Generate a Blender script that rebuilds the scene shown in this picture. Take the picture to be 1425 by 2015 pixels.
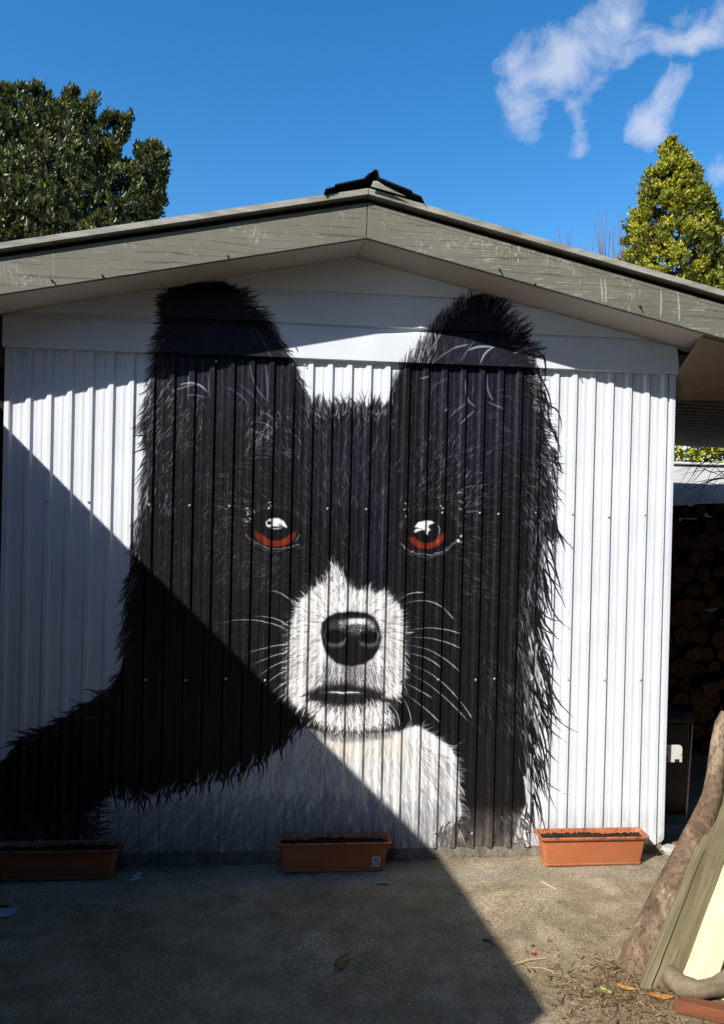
import bpy, math, random
import numpy as np
from mathutils import Vector, Matrix
for o in list(bpy.data.objects): bpy.data.objects.remove(o)
SC = bpy.context.scene
COL = SC.collection
R = math.radians
# ---------------------------------------------------------------- camera
CAMP = np.array([1.40114, -3.94219, 1.77866]); CAMR = np.radians([-0.37589, -1.36224, -5.22663]); FPX = 1500.0
def cam_basis():
    (rx, ry, rz) = CAMR
    cx,sx,cy,sy,cz,sz = np.cos(rx),np.sin(rx),np.cos(ry),np.sin(ry),np.cos(rz),np.sin(rz)
    Rz=np.array([[cz,-sz,0],[sz,cz,0],[0,0,1]]); Rx=np.array([[1,0,0],[0,cx,-sx],[0,sx,cx]]); Ry=np.array([[cy,0,sy],[0,1,0],[-sy,0,cy]])
    return Rz@Rx@Ry
CB = cam_basis()
cam = bpy.data.cameras.new('camera'); camo = bpy.data.objects.new('camera', cam); COL.objects.link(camo)
B = CB @ np.array([[1,0,0],[0,0,-1],[0,1,0]])
M4 = Matrix([[*B[0], CAMP[0]], [*B[1], CAMP[1]], [*B[2], CAMP[2]], [0,0,0,1]])
camo.matrix_world = M4
cam.sensor_fit = 'VERTICAL'; cam.sensor_height = 24.0; cam.lens = 24.0*FPX/2015.0
cam.clip_start = 0.05; cam.clip_end = 2000
SC.camera = camo
# ---------------------------------------------------------------- sky and sun
TOSUN = Vector((-1.14, -1.0, 1.235)).normalized()
EL = math.asin(TOSUN.z); ROT = math.atan2(TOSUN.x, TOSUN.y)
W = bpy.data.worlds.new('World'); SC.world = W; W.use_nodes = True
nt = W.node_tree; nt.nodes.clear()
def N(t, **k):
    n = nt.nodes.new(t)
    for a, v in k.items(): setattr(n, a, v)
    return n
sky = N('ShaderNodeTexSky', sky_type='NISHITA'); sky.sun_disc = False; sky.sun_elevation = EL; sky.sun_rotation = ROT
sky.altitude = 20; sky.air_density = 1.0; sky.dust_density = 0.35; sky.ozone_density = 2.2
tc = N('ShaderNodeTexCoord')
def dirpx(x, y):
    v = CB @ np.array([(x-712.5)/FPX, 1, -(y-1007.5)/FPX]); return Vector(v).normalized()
# a few torn fair-weather clouds: capsules in a plane tangent to the sky dome, broken up by noise
cn = dirpx(1230, 180); ce1 = Vector((cn.y, -cn.x, 0)).normalized(); ce2 = ce1.cross(cn) * -1
if ce2.z < 0: ce2 = -ce2
def vdot(sock, v):
    n = N('ShaderNodeVectorMath', operation='DOT_PRODUCT'); nt.links.new(sock, n.inputs[0]); n.inputs[1].default_value = v; return n.outputs['Value']
def mth(op, a, b=None, clamp=False):
    n = N('ShaderNodeMath', operation=op); n.use_clamp = clamp
    for i, s in enumerate((a, b)):
        if s is None: continue
        if isinstance(s, (int, float)): n.inputs[i].default_value = s
        else: nt.links.new(s, n.inputs[i])
    return n.outputs[0]
D = tc.outputs['Generated']
dn = vdot(D, cn); dsafe = mth('MAXIMUM', dn, 0.05)
u = mth('DIVIDE', vdot(D, ce1), dsafe); v = mth('DIVIDE', vdot(D, ce2), dsafe)
cv = N('ShaderNodeCombineXYZ'); nt.links.new(u, cv.inputs[0]); nt.links.new(v, cv.inputs[1])
nw = N('ShaderNodeTexNoise'); nw.inputs['Scale'].default_value = 11; nw.inputs['Detail'].default_value = 5; nt.links.new(cv.outputs[0], nw.inputs['Vector'])
sub = N('ShaderNodeVectorMath', operation='SUBTRACT'); nt.links.new(nw.outputs['Color'], sub.inputs[0]); sub.inputs[1].default_value = (.5,.5,.5)
scl = N('ShaderNodeVectorMath', operation='SCALE'); nt.links.new(sub.outputs[0], scl.inputs[0]); scl.inputs['Scale'].default_value = 0.085
wv = N('ShaderNodeVectorMath', operation='ADD'); nt.links.new(cv.outputs[0], wv.inputs[0]); nt.links.new(scl.outputs[0], wv.inputs[1])
def uv(x, y):
    d = dirpx(x, y); k = d.dot(cn); return Vector((d.dot(ce1)/k, d.dot(ce2)/k, 0))
CAPS = [((1025,225),(1035,125),38,1.0),((1035,150),(1150,105),40,1.0),((1130,120),(1215,40),40,1.0),((1180,90),(1290,80),28,.8),((1290,85),(1440,30),26,1.0),
        ((1130,205),(1140,280),22,.55),((1290,250),(1320,160),30,.95),((1300,230),(1305,265),26,.9),((1425,330),(1470,290),26,.7),((1090,180),(1150,190),18,.4),
        ((1500,60),(1700,-60),45,1.0),((300,-420),(520,-500),60,.9),((-500,100),(-300,20),55,.8),((-260,-260),(-120,-330),40,.7)]
acc = None
for (a, b, r, s) in CAPS:
    A_, B_ = uv(*a), uv(*b); ab = B_-A_; rr = r/FPX*1.38
    pa = N('ShaderNodeVectorMath', operation='SUBTRACT'); nt.links.new(wv.outputs[0], pa.inputs[0]); pa.inputs[1].default_value = A_
    h = mth('DIVIDE', vdot(pa.outputs[0], ab), ab.dot(ab)); h = mth('MINIMUM', mth('MAXIMUM', h, 0.0), 1.0)
    q = N('ShaderNodeVectorMath', operation='SCALE'); q.inputs[0].default_value = ab; nt.links.new(h, q.inputs['Scale'])
    e = N('ShaderNodeVectorMath', operation='SUBTRACT'); nt.links.new(pa.outputs[0], e.inputs[0]); nt.links.new(q.outputs[0], e.inputs[1])
    ln = N('ShaderNodeVectorMath', operation='LENGTH'); nt.links.new(e.outputs[0], ln.inputs[0])
    g = mth('SUBTRACT', 1.0, mth('DIVIDE', ln.outputs['Value'], rr)); g = mth('MULTIPLY', mth('MAXIMUM', g, 0.0), s)
    acc = g if acc is None else mth('MAXIMUM', acc, g)
nf = N('ShaderNodeTexNoise'); nf.inputs['Scale'].default_value = 17; nf.inputs['Detail'].default_value = 10; nf.inputs['Roughness'].default_value = .68; nf.inputs['Distortion'].default_value = .9
nt.links.new(cv.outputs[0], nf.inputs['Vector'])
dens = mth('ADD', mth('MULTIPLY', mth('POWER', acc, .8), 1.35), mth('MULTIPLY', mth('SUBTRACT', nf.outputs['Fac'], .62), 2.4))
dens = mth('MULTIPLY', mth('MAXIMUM', dens, 0.0), mth('GREATER_THAN', acc, 0.0)); dens = mth('MULTIPLY', mth('MINIMUM', dens, 1.0), 0.66)
dens = mth('MULTIPLY', dens, mth('GREATER_THAN', dn, 0.1))
mx = N('ShaderNodeMix', data_type='RGBA'); nt.links.new(dens, mx.inputs['Factor'])
hsv = N('ShaderNodeHueSaturation'); hsv.inputs['Saturation'].default_value = 1.38; hsv.inputs['Value'].default_value = 1.0; nt.links.new(sky.outputs[0], hsv.inputs['Color'])
nt.links.new(hsv.outputs[0], mx.inputs['A']); mx.inputs['B'].default_value = (3.9, 4.1, 4.75, 1)
bg = N('ShaderNodeBackground'); bg.inputs['Strength'].default_value = 0.15; nt.links.new(mx.outputs['Result'], bg.inputs['Color'])
wo = N('ShaderNodeOutputWorld'); nt.links.new(bg.outputs[0], wo.inputs['Surface'])
sl = bpy.data.lights.new('sun', 'SUN'); sl.energy = 5.0; sl.angle = R(0.53); sl.color = (1.0, 0.955, 0.885)
so = bpy.data.objects.new('sun', sl); COL.objects.link(so); so.rotation_euler = (-TOSUN).to_track_quat('-Z', 'Y').to_euler(); so.location = (-8, -8, 9)
vs = SC.view_settings; vs.view_transform = 'Standard'; vs.look = 'None'; vs.exposure = 0.40; vs.gamma = 1.0; vs.use_curve_mapping = False
SC.cycles.max_bounces = 8; SC.cycles.use_denoising = True
# ---------------------------------------------------------------- helpers
random.seed(11); RS = np.random.RandomState(5)
def ray(x, y): return CB @ np.array([(x-712.5)/FPX, 1, -(y-1007.5)/FPX])
def onY(x, y, Y): d = ray(x, y); t = (Y-CAMP[1])/d[1]; return Vector(CAMP+t*d)
def zg(x): return -0.086+0.011*x                      # the slab falls a little to the left
def ong(x, y):
    d = ray(x, y); t = (-0.086+0.011*CAMP[0]-CAMP[2])/(d[2]-0.011*d[0]); return Vector(CAMP+t*d)
def mesh_obj(name, verts, faces, mat, parent=None, smooth=False, mats=None, fmat=None):
    me = bpy.data.meshes.new(name)
    me.from_pydata([tuple(map(float, v)) for v in verts], [], [tuple(map(int, f)) for f in faces]); me.update()
    for m in (mats or ([mat] if mat else [])): me.materials.append(m)
    if fmat is not None: me.polygons.foreach_set('material_index', fmat)
    if smooth: me.polygons.foreach_set('use_smooth', [True]*len(me.polygons))
    o = bpy.data.objects.new(name, me); COL.objects.link(o)
    if parent: o.parent = parent
    return o
def empty(name, loc=(0,0,0)):
    o = bpy.data.objects.new(name, None); o.empty_display_size = .1; COL.objects.link(o); o.location = loc; return o
def tag(o, label=None, cat=None, group=None, kind=None):
    for k, v_ in (('label', label), ('category', cat), ('group', group), ('kind', kind)):
        if v_: o[k] = v_
    return o
class MB:
    def __init__(s): s.v = []; s.f = []; s.m = []
    def add(s, vs_, fs, mi=0):
        k = len(s.v); s.v += [tuple(q) for q in vs_]; s.f += [tuple(i+k for i in f) for f in fs]; s.m += [mi]*len(fs); return s
    def box(s, x0, x1, y0, y1, z0, z1, mi=0):
        return s.add([(x0,y0,z0),(x1,y0,z0),(x1,y1,z0),(x0,y1,z0),(x0,y0,z1),(x1,y0,z1),(x1,y1,z1),(x0,y1,z1)],
                     [(0,3,2,1),(4,5,6,7),(0,1,5,4),(1,2,6,5),(2,3,7,6),(3,0,4,7)], mi)
    def prism(s, pts, y0, y1, mi=0):
        """polygon in XZ (counter-clockwise seen from -Y) extruded along Y"""
        n = len(pts)
        return s.add([(p[0], y0, p[1]) for p in pts]+[(p[0], y1, p[1]) for p in pts],
                     [tuple(range(n)), tuple(range(2*n-1, n-1, -1))]+[(i, i+n, (i+1)%n+n, (i+1)%n) for i in range(n)], mi)
    def tube(s, pts, rad, n=8, mi=0, cap=True, squash=None, seed=None):
        pts = [Vector(p) for p in pts]; rr = rad if hasattr(rad, '__len__') else [rad]*len(pts); k = len(s.v); up = Vector((0,0,1)); rn = random.Random(seed or 1)
        a = None; tab = [1+(squash*(rn.random()-.5) if squash else 0) for _ in range(n)]
        for i, p in enumerate(pts):
            t = (pts[min(i+1, len(pts)-1)]-pts[max(i-1, 0)]).normalized()
            if a is None: a = t.cross(up if abs(t.z) < .95 else Vector((1,0,0))).normalized()
            a = (a-t*a.dot(t)).normalized(); b = a.cross(t)
            for j in range(n):
                q = 2*math.pi*j/n; r_ = rr[i]*tab[j]*(1+(.35*squash*(rn.random()-.5) if squash else 0))
                s.v.append(tuple(p+(a*math.cos(q)+b*math.sin(q))*r_))
        for i in range(len(pts)-1):
            for j in range(n):
                s.f.append((k+i*n+j, k+i*n+(j+1)%n, k+(i+1)*n+(j+1)%n, k+(i+1)*n+j)); s.m.append(mi)
        if cap:
            s.f.append(tuple(k+j for j in range(n-1, -1, -1))); s.f.append(tuple(k+(len(pts)-1)*n+j for j in range(n))); s.m += [mi, mi]
        return s
    def build(s, name, mat, parent=None, smooth=False):
        ms = mat if isinstance(mat, (list, tuple)) else [mat]
        return mesh_obj(name, s.v, s.f, None, parent, smooth, mats=ms, fmat=s.m)
def bevel(o, w, seg=2):
    b = o.modifiers.new('bevel', 'BEVEL'); b.width = w; b.segments = seg; b.limit_method = 'ANGLE'; b.angle_limit = R(35); return o
def smooth_by_angle(o):
    o.data.polygons.foreach_set('use_smooth', [True]*len(o.data.polygons)); return o
# ---------------------------------------------------------------- materials
def material(name, base, rough=.6, spec=.4, var=None, scale=8., bump=0., bscale=60., metal=0., stretch=(1,1,1), detail=6, trans=None):
    m = bpy.data.materials.new(name); m.use_nodes = True; t = m.node_tree; p = t.nodes['Principled BSDF']
    p.inputs['Base Color'].default_value = (*base, 1); p.inputs['Roughness'].default_value = rough; p.inputs['Specular IOR Level'].default_value = spec; p.inputs['Metallic'].default_value = metal
    if var or bump:
        c = t.nodes.new('ShaderNodeTexCoord'); mp = t.nodes.new('ShaderNodeMapping'); mp.inputs['Scale'].default_value = stretch; t.links.new(c.outputs['Object'], mp.inputs[0])
    if var:
        n = t.nodes.new('ShaderNodeTexNoise'); n.inputs['Scale'].default_value = scale; n.inputs['Detail'].default_value = detail; n.inputs['Roughness'].default_value = .6; t.links.new(mp.outputs[0], n.inputs['Vector'])
        r = t.nodes.new('ShaderNodeValToRGB'); r.color_ramp.elements[0].position = .32; r.color_ramp.elements[1].position = .68
        r.color_ramp.elements[0].color = (*base, 1); r.color_ramp.elements[1].color = (*var, 1); t.links.new(n.outputs['Fac'], r.inputs[0]); t.links.new(r.outputs[0], p.inputs['Base Color'])
    if bump:
        n2 = t.nodes.new('ShaderNodeTexNoise'); n2.inputs['Scale'].default_value = bscale; n2.inputs['Detail'].default_value = 4; t.links.new(mp.outputs[0], n2.inputs['Vector'])
        b = t.nodes.new('ShaderNodeBump'); b.inputs['Strength'].default_value = bump; b.inputs['Distance'].default_value = .004; t.links.new(n2.outputs['Fac'], b.inputs['Height']); t.links.new(b.outputs[0], p.inputs['Normal'])
    if trans:
        pass
    return m
class NT:
    """tiny helper for hand-built node materials"""
    def __init__(s, name):
        s.m = bpy.data.materials.new(name); s.m.use_nodes = True; s.t = s.m.node_tree; s.p = s.t.nodes['Principled BSDF']
        s.c = s.t.nodes.new('ShaderNodeTexCoord').outputs['Object']
    def set(s, sock, v_):
        if isinstance(v_, (int, float)): sock.default_value = v_
        elif isinstance(v_, (tuple, list)): sock.default_value = v_ if len(v_) == len(sock.default_value) else (*v_, 1)
        else: s.t.links.new(v_, sock)
    def mp(s, scale, rot=(0,0,0), loc=(0,0,0)):
        n = s.t.nodes.new('ShaderNodeMapping'); n.inputs['Scale'].default_value = scale; n.inputs['Rotation'].default_value = rot; n.inputs['Location'].default_value = loc; s.t.links.new(s.c, n.inputs[0]); return n.outputs[0]
    def noise(s, vec, scale, detail=5, rough=.6, dist=0.):
        n = s.t.nodes.new('ShaderNodeTexNoise'); n.inputs['Scale'].default_value = scale; n.inputs['Detail'].default_value = detail; n.inputs['Roughness'].default_value = rough; n.inputs['Distortion'].default_value = dist; s.t.links.new(vec, n.inputs['Vector']); return n.outputs['Fac']
    def vor(s, vec, scale, feature='F1', out='Distance', rnd=1.):
        n = s.t.nodes.new('ShaderNodeTexVoronoi'); n.feature = feature; n.inputs['Scale'].default_value = scale; n.inputs['Randomness'].default_value = rnd; s.t.links.new(vec, n.inputs['Vector']); return n.outputs[out]
    def wave(s, vec, scale, dist=4., detail=3., dscale=1., direction='Z'):
        n = s.t.nodes.new('ShaderNodeTexWave'); n.bands_direction = direction; n.inputs['Scale'].default_value = scale; n.inputs['Distortion'].default_value = dist; n.inputs['Detail'].default_value = detail; n.inputs['Detail Scale'].default_value = dscale; s.t.links.new(vec, n.inputs['Vector']); return n.outputs['Fac']
    def ramp(s, f, stops):
        n = s.t.nodes.new('ShaderNodeValToRGB'); e = n.color_ramp.elements
        while len(e) < len(stops): e.new(.5)
        for k, (pos, c) in enumerate(stops): e[k].position = pos; e[k].color = (*c, 1) if hasattr(c, '__len__') else (c, c, c, 1)
        s.t.links.new(f, n.inputs[0]); return n.outputs['Color']
    def mix(s, f, a, b, mode='MIX'):
        n = s.t.nodes.new('ShaderNodeMix'); n.data_type = 'RGBA'; n.blend_type = mode; s.set(n.inputs['Factor'], f); s.set(n.inputs['A'], a); s.set(n.inputs['B'], b); return n.outputs['Result']
    def math(s, op, a, b=0., clamp=False):
        n = s.t.nodes.new('ShaderNodeMath'); n.operation = op; n.use_clamp = clamp; s.set(n.inputs[0], a); s.set(n.inputs[1], b); return n.outputs[0]
    def bump(s, h, strength=.3, dist=.004, prev=None):
        n = s.t.nodes.new('ShaderNodeBump'); n.inputs['Strength'].default_value = strength; n.inputs['Distance'].default_value = dist; s.t.links.new(h, n.inputs['Height'])
        if prev: s.t.links.new(prev, n.inputs['Normal'])
        return n.outputs[0]
    def done(s, color=None, rough=None, normal=None, spec=None):
        if color is not None: s.set(s.p.inputs['Base Color'], color)
        if rough is not None: s.set(s.p.inputs['Roughness'], rough)
        if normal is not None: s.t.links.new(normal, s.p.inputs['Normal'])
        if spec is not None: s.set(s.p.inputs['Specular IOR Level'], spec)
        return s.m
# ---------------------------------------------------------------- painted mural (computed, no files)
TX0, TX1, TZ0, TZ1, TS = -0.10, 3.50, -0.04, 3.10, 0.0021      # mural area on the wall (metres), metres per texel
TW, TH = int((TX1-TX0)/TS), int((TZ1-TZ0)/TS)
def on_wall(px, py):
    """survey: where a measured sketch point lies on the wall plane -> texel coords (col,row from the bottom)"""
    px = np.asarray(px, float); py = np.asarray(py, float)
    d = np.stack([(px-712.5)/FPX, np.ones_like(px), -(py-1007.5)/FPX], -1) @ CB.T
    Y = np.where(py < 683+0.0416*(px-12), -0.03, -0.008)
    t = (Y-CAMP[1])/d[...,1]
    X = CAMP[0]+t*d[...,0]; Z = CAMP[2]+t*d[...,2]
    return (X-TX0)/TS, (Z-TZ0)/TS

def make_mural():
    rs = np.random.RandomState(7)
    img = np.empty((TH, TW, 3), np.float32)
    img[:] = (0.893, 0.915, 0.940)
    K = 0.0026/TS
    def blur(m, r):
        r = int(max(1, r))
        for _ in range(2):
            for ax in (0, 1):
                c = np.cumsum(np.concatenate([np.repeat(m.take([0], ax), r+1, ax), m, np.repeat(m.take([-1], ax), r, ax)], ax), ax)
                n = m.shape[ax]
                m = (c.take(range(2*r+1, 2*r+1+n), ax) - c.take(range(0, n), ax))/(2*r+1)
        return m
    def poly(pts, soft=1.0):
        p = np.array(pts, float); x, y = on_wall(p[:,0], p[:,1])
        pad = int(soft*3+3)
        r0, r1 = max(0, int(y.min())-pad), min(TH, int(y.max())+pad+1); c0, c1 = max(0, int(x.min())-pad), min(TW, int(x.max())+pad+1)
        yy = np.arange(r0, r1)[:,None]+0.5; xx = np.arange(c0, c1)[None,:]+0.5
        ins = np.zeros((r1-r0, c1-c0), bool)
        n = len(x)
        for i in range(n):
            x1,y1,x2,y2 = x[i],y[i],x[(i+1)%n],y[(i+1)%n]
            if y1 == y2: continue
            c = ((y1 > yy) != (y2 > yy))
            ins ^= c & (xx < (x2-x1)*(yy-y1)/(y2-y1)+x1)
        s = ins.astype(np.float32)
        if soft > 0: s = blur(s, soft)
        return s, r0, c0
    def mblur(M, r):
        m, r0, c0 = M; p = 3*int(r)
        a, b, c, d = min(p, r0), min(p, TH-r0-m.shape[0]), min(p, c0), min(p, TW-c0-m.shape[1])
        return blur(np.pad(m, ((a, b), (c, d))), r), r0-a, c0-c
    def comp(M, col, a=1.0):
        m, r0, c0 = M
        m = (m*a)[...,None]; v = img[r0:r0+m.shape[0], c0:c0+m.shape[1]]
        v += (np.array(col, np.float32)-v)*m
    def ell(cx, cy, rx, ry, n=40, rot=0):
        t = np.linspace(0, 2*np.pi, n, endpoint=False); x = rx*np.cos(t); y = ry*np.sin(t)
        return np.stack([cx+x*np.cos(rot)-y*np.sin(rot), cy+x*np.sin(rot)+y*np.cos(rot)], 1)
    def strokes(P0, P1, P2, w, a, prof='tip', ns=None, soft=0.6):
        """quadratic hairs; P*: (n,2) sketch px, w widths px, a opacities -> mask"""
        P0 = np.atleast_2d(np.asarray(P0, float)); P1 = np.atleast_2d(np.asarray(P1, float)); P2 = np.atleast_2d(np.asarray(P2, float))
        n = len(P0); w = np.broadcast_to(np.asarray(w, float), (n,)); a = np.broadcast_to(np.asarray(a, float), (n,))
        L = np.hypot(*(P1-P0).T)+np.hypot(*(P2-P1).T)
        ns = ns or int(min(160, max(8, np.percentile(L, 95)*K*1.1)))
        t = np.linspace(0, 1, ns)[None,:,None]
        C = (1-t)**2*P0[:,None]+2*t*(1-t)*P1[:,None]+t*t*P2[:,None]
        x, y = on_wall(C[...,0], C[...,1])
        tt = t[...,0]
        if prof == 'tip': pr = np.minimum(1, tt*6+.35)*(1-tt)**0.7
        elif prof == 'both': pr = np.sqrt(np.clip(4*tt*(1-tt), 0, 1))
        else: pr = np.ones_like(tt)
        r = (w[:,None]*pr*0.5*K); al = a[:,None]*(0.35+0.65*np.minimum(1, pr*2.5))+0*r
        x = x.ravel(); y = y.ravel(); r = r.ravel(); al = al.ravel()
        R = int(np.ceil(r.max()+soft)); ix = np.floor(x).astype(int); iy = np.floor(y).astype(int)
        ok = (ix > R) & (ix < TW-R-1) & (iy > R) & (iy < TH-R-1)
        x, y, r, al, ix, iy = x[ok], y[ok], r[ok], al[ok], ix[ok], iy[ok]
        if len(x) == 0: return np.zeros((1, 1), np.float32), 0, 0
        r0, c0 = iy.min()-R, ix.min()-R; bh, bw = iy.max()+R+1-r0, ix.max()+R+1-c0
        m = np.zeros(bh*bw, np.float32)
        for dy in range(-R, R+1):
            for dx in range(-R, R+1):
                d = np.hypot(ix+dx+.5-x, iy+dy+.5-y)
                v = np.clip((r+soft-d)/(2*soft), 0, 1)*np.minimum(1, (2*r+.3))*al
                s = v > 0.01
                if s.any():
                    np.maximum.at(m, (iy[s]+dy-r0)*bw+ix[s]+dx-c0, v[s].astype(np.float32))
        return m.reshape(bh, bw), r0, c0
    def hairs(P, D, L, w, a, bend=0.25, jit=0.25, prof='tip', soft=.6):
        P = np.asarray(P, float); n = len(P); D = np.asarray(D, float)
        ang = np.arctan2(D[:,1], D[:,0])+rs.normal(0, jit, n); L = np.asarray(L)*np.ones(n)
        d = np.stack([np.cos(ang), np.sin(ang)], 1); nrm = np.stack([-d[:,1], d[:,0]], 1)
        b = rs.normal(0, bend, n)[:,None]*L[:,None]
        return strokes(P, P+d*L[:,None]*.5+nrm*b*.6, P+d*L[:,None]+nrm*b*-.4, w, a, prof, None, soft)
    def inside(P, pts):
        P = np.asarray(P); r = np.zeros(len(P), bool); n = len(pts)
        for i in range(n):
            (x1,y1),(x2,y2) = pts[i], pts[(i+1)%n]
            if y1 == y2: continue
            r ^= ((y1 > P[:,1]) != (y2 > P[:,1])) & (P[:,0] < (x2-x1)*(P[:,1]-y1)/(y2-y1)+x1)
        return r
    def scatter(pts, n):
        p = np.array(pts); lo, hi = p.min(0), p.max(0); out = []
        while sum(map(len, out)) < n:
            q = lo+rs.rand(n*2, 2)*(hi-lo); out.append(q[inside(q, pts)])
        return np.concatenate(out)[:n]
    def along(pts, n, closed=False, jit=2.0):
        p = np.array(pts, float)
        if closed: p = np.vstack([p, p[:1]])
        s = np.concatenate([[0], np.cumsum(np.hypot(*np.diff(p, axis=0).T))]); u = np.sort(rs.rand(n))*s[-1]
        q = np.stack([np.interp(u, s, p[:,0]), np.interp(u, s, p[:,1])], 1)
        q2 = np.stack([np.interp(u+3, s, p[:,0]), np.interp(u+3, s, p[:,1])], 1); q1 = np.stack([np.interp(u-3, s, p[:,0]), np.interp(u-3, s, p[:,1])], 1)
        T = q2-q1; T /= np.maximum(1e-6, np.hypot(*T.T))[:,None]
        return q+rs.normal(0, jit, (n, 2)), T
    A = np.array([  # fur flow: x, y, dx, dy
        (690,830,0,-1),(620,830,-.3,-1),(750,830,.3,-1),(690,950,0,-1),(690,1060,0,-1),(600,960,-.35,-1),(780,960,.35,-1),
        (400,610,-.2,-1),(320,650,-.9,.15),(310,720,-.6,.8),(480,600,.5,-.3),(545,690,.6,.8),(590,760,.35,.9),(430,760,.2,.9),(480,840,-.5,.8),
        (290,820,-.6,.8),(283,950,-.3,1),(275,1060,-.15,1),(258,1180,-.45,.85),(245,1290,-.5,.8),(180,1385,-.9,.35),(90,1440,-.95,.25),(10,1510,-.85,.5),
        (360,900,-.55,.75),(400,1010,-.7,.6),(440,1110,-.6,.8),(380,1220,-.3,1),(480,1180,-.7,.6),(360,1400,-.15,1),(200,1500,-.4,.9),(480,960,-.6,-.5),(520,1120,-.7,.6),
        (940,580,.1,-1),(880,620,.35,-.9),(830,690,.3,-.95),(790,740,.15,-1),(1000,625,.6,-.75),(1040,665,.9,-.4),(1055,715,.95,.2),(930,760,.25,-.9),(1000,800,.5,.6),
        (1070,790,.75,.65),(1080,870,.8,.5),(1088,960,.45,.9),(1085,1060,.1,1),(1065,1160,.15,1),(1060,1250,.3,.95),(1060,1380,.25,1),(1045,1500,.15,1),(1030,1600,.2,1),
        (900,960,.5,-.5),(950,1010,.7,-.2),(960,1150,.7,.6),(900,1200,.75,.5),(980,1300,.5,.8),(920,1400,.5,.8),(960,1550,.1,1),(860,1130,.7,.5),(900,850,.3,-.8)])
    def flow(P):
        P = np.asarray(P, float); d2 = ((P[:,None]-A[None,:,:2])**2).sum(2)+400.
        w = 1/d2**1.7; v = (w[...,None]*A[None,:,2:]).sum(1)
        return v/np.maximum(1e-6, np.hypot(*v.T))[:,None]
    earL_l = [(438,554),(390,556),(342,567),(316,596),(322,633),(309,669),(304,700),(302,731),(290,787),(279,832),(284,877)]
    left = [(287,908),(286,950),(279,998),(268,1048),(265,1093),(254,1149),(254,1194),(250,1239),(246,1288),(233,1330),(214,1363),(193,1372),(168,1388),(133,1410),(91,1435),(35,1460),(7,1502),(-40,1540)]
    bottom = [(-40,1700),(185,1700),(195,1632),(197,1582),(210,1568),(239,1574),(274,1580),(309,1566),(351,1561),(386,1545),(435,1537),(467,1526),(500,1509),(525,1497),(553,1469),(574,1448),(595,1431),(630,1440),(690,1444),(760,1442),(788,1438),(823,1427),(851,1445),(883,1466),(899,1490),(906,1532),(904,1575),(908,1603),(896,1631),(902,1690),(1008,1690),(1012,1650),(1022,1615),(1036,1582)]
    right_up = [(1034,1522),(1039,1448),(1044,1374),(1040,1304),(1044,1250),(1050,1207),(1062,1153),(1064,1096),(1077,1040),(1082,998),(1077,928),(1081,900),(1077,869),(1068,827),(1063,785),(1052,728)]
    earR_r = [(1054,700),(1046,681),(1032,658),(1009,632),(993,612),(979,592),(953,577)]
    earR_l = [(931,582),(908,596),(889,612),(866,632),(847,655),(827,685),(810,706),(793,728),(779,751),(768,785)]
    crown = [(754,802),(711,800),(678,802),(644,804),(619,798),(607,794)]
    earL_r = [(600,776),(594,759),(585,734),(570,710),(562,694),(547,666),(525,630),(499,605),(483,582),(463,566)]
    sil = earL_l+left+bottom+right_up+earR_r+earR_l+crown+earL_r
    BLK = (0.085, 0.082, 0.094)
    # soft over-spray behind the outline, then the black body
    comp(mblur(poly(sil, 6), 9), (0.42, 0.43, 0.46), .30)
    comp(poly(sil, 2.5), BLK)
    # navy-blue glow inside the ears and on the forehead
    comp(poly([(350,590),(430,570),(500,620),(545,700),(560,780),(480,830),(380,790),(330,720)], 26), (0.115,0.13,0.185), .6)
    comp(poly([(880,640),(950,600),(1010,650),(1035,730),(1040,860),(980,960),(900,950),(850,850),(830,740)], 26), (0.11,0.125,0.18), .65)
    comp(poly([(600,840),(780,840),(770,1000),(620,1000)], 28), (0.115,0.125,0.175), .6)
    comp(poly([(730,980),(785,980),(780,1130),(700,1130)], 18), (0.10,0.12,0.18), .6)
    comp(poly([(470,1010),(420,1090),(450,1180),(560,1150),(520,1080)], 25), (0.14,0.135,0.145), .5)
    comp(poly([(260,1400),(460,1400),(450,1520),(260,1540)], 30), (0.12,0.112,0.108), .6)
    comp(poly([(905,1080),(1030,1080),(1020,1560),(930,1560)], 30), (0.105,0.100,0.108), .7)
    # outline hairs: dark tips outward, pale gaps between
    def fringe(seg, n, L, w, out=None, mix=.5, jit=.25, white=.7, bend=.25):
        q, T = along(seg, n); F = flow(q)
        D = F if out is None else F*(1-mix)+np.array(out)*mix
        comp(hairs(q-D*L*.25, D, L*(.5+rs.rand(n)*.8), w*(.6+.8*rs.rand(n)), .62+.36*rs.rand(n), bend, jit, 'tip', 1.0), BLK)
        if white:
            k = int(n*white*.6); q, T = along(seg, k, jit=5); F = flow(q); D = F if out is None else F*(1-mix)+np.array(out)*mix
            comp(hairs(q-D*L*.45, D, L*(.4+rs.rand(k)*.5), w*(.3+.3*rs.rand(k)), .25+.5*rs.rand(k), bend, jit), (0.74,0.74,0.77))
    fringe(earL_l[1:6], 80, 20, 4, (-.9,.1), .4, jit=.14, white=.15)
    comp(poly([(p[0]-6, p[1]) for p in earL_l[1:6]]+[(p[0]+14, p[1]) for p in earL_l[1:6]][::-1], 5), (0.10,0.10,0.13), .55)
    fringe(earL_l[5:], 120, 30, 3.6, (-.7,.7), .4, jit=.14)
    fringe(left[:5], 110, 46, 3.6, (-.25,1), .5, jit=.12)
    fringe(left[4:9], 90, 34, 5, white=.35)
    fringe(left[9:], 110, 36, 5, (-1,.25), .5, white=.15)
    fringe(earL_r, 130, 30, 3.4, (.6,.6), .4, jit=.14, white=.5)
    fringe(crown, 90, 26, 4.5, (.1,-1), .4, jit=.35)
    fringe(crown, 60, 36, 3.5, (-.1,-1), .4, jit=.4)
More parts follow.
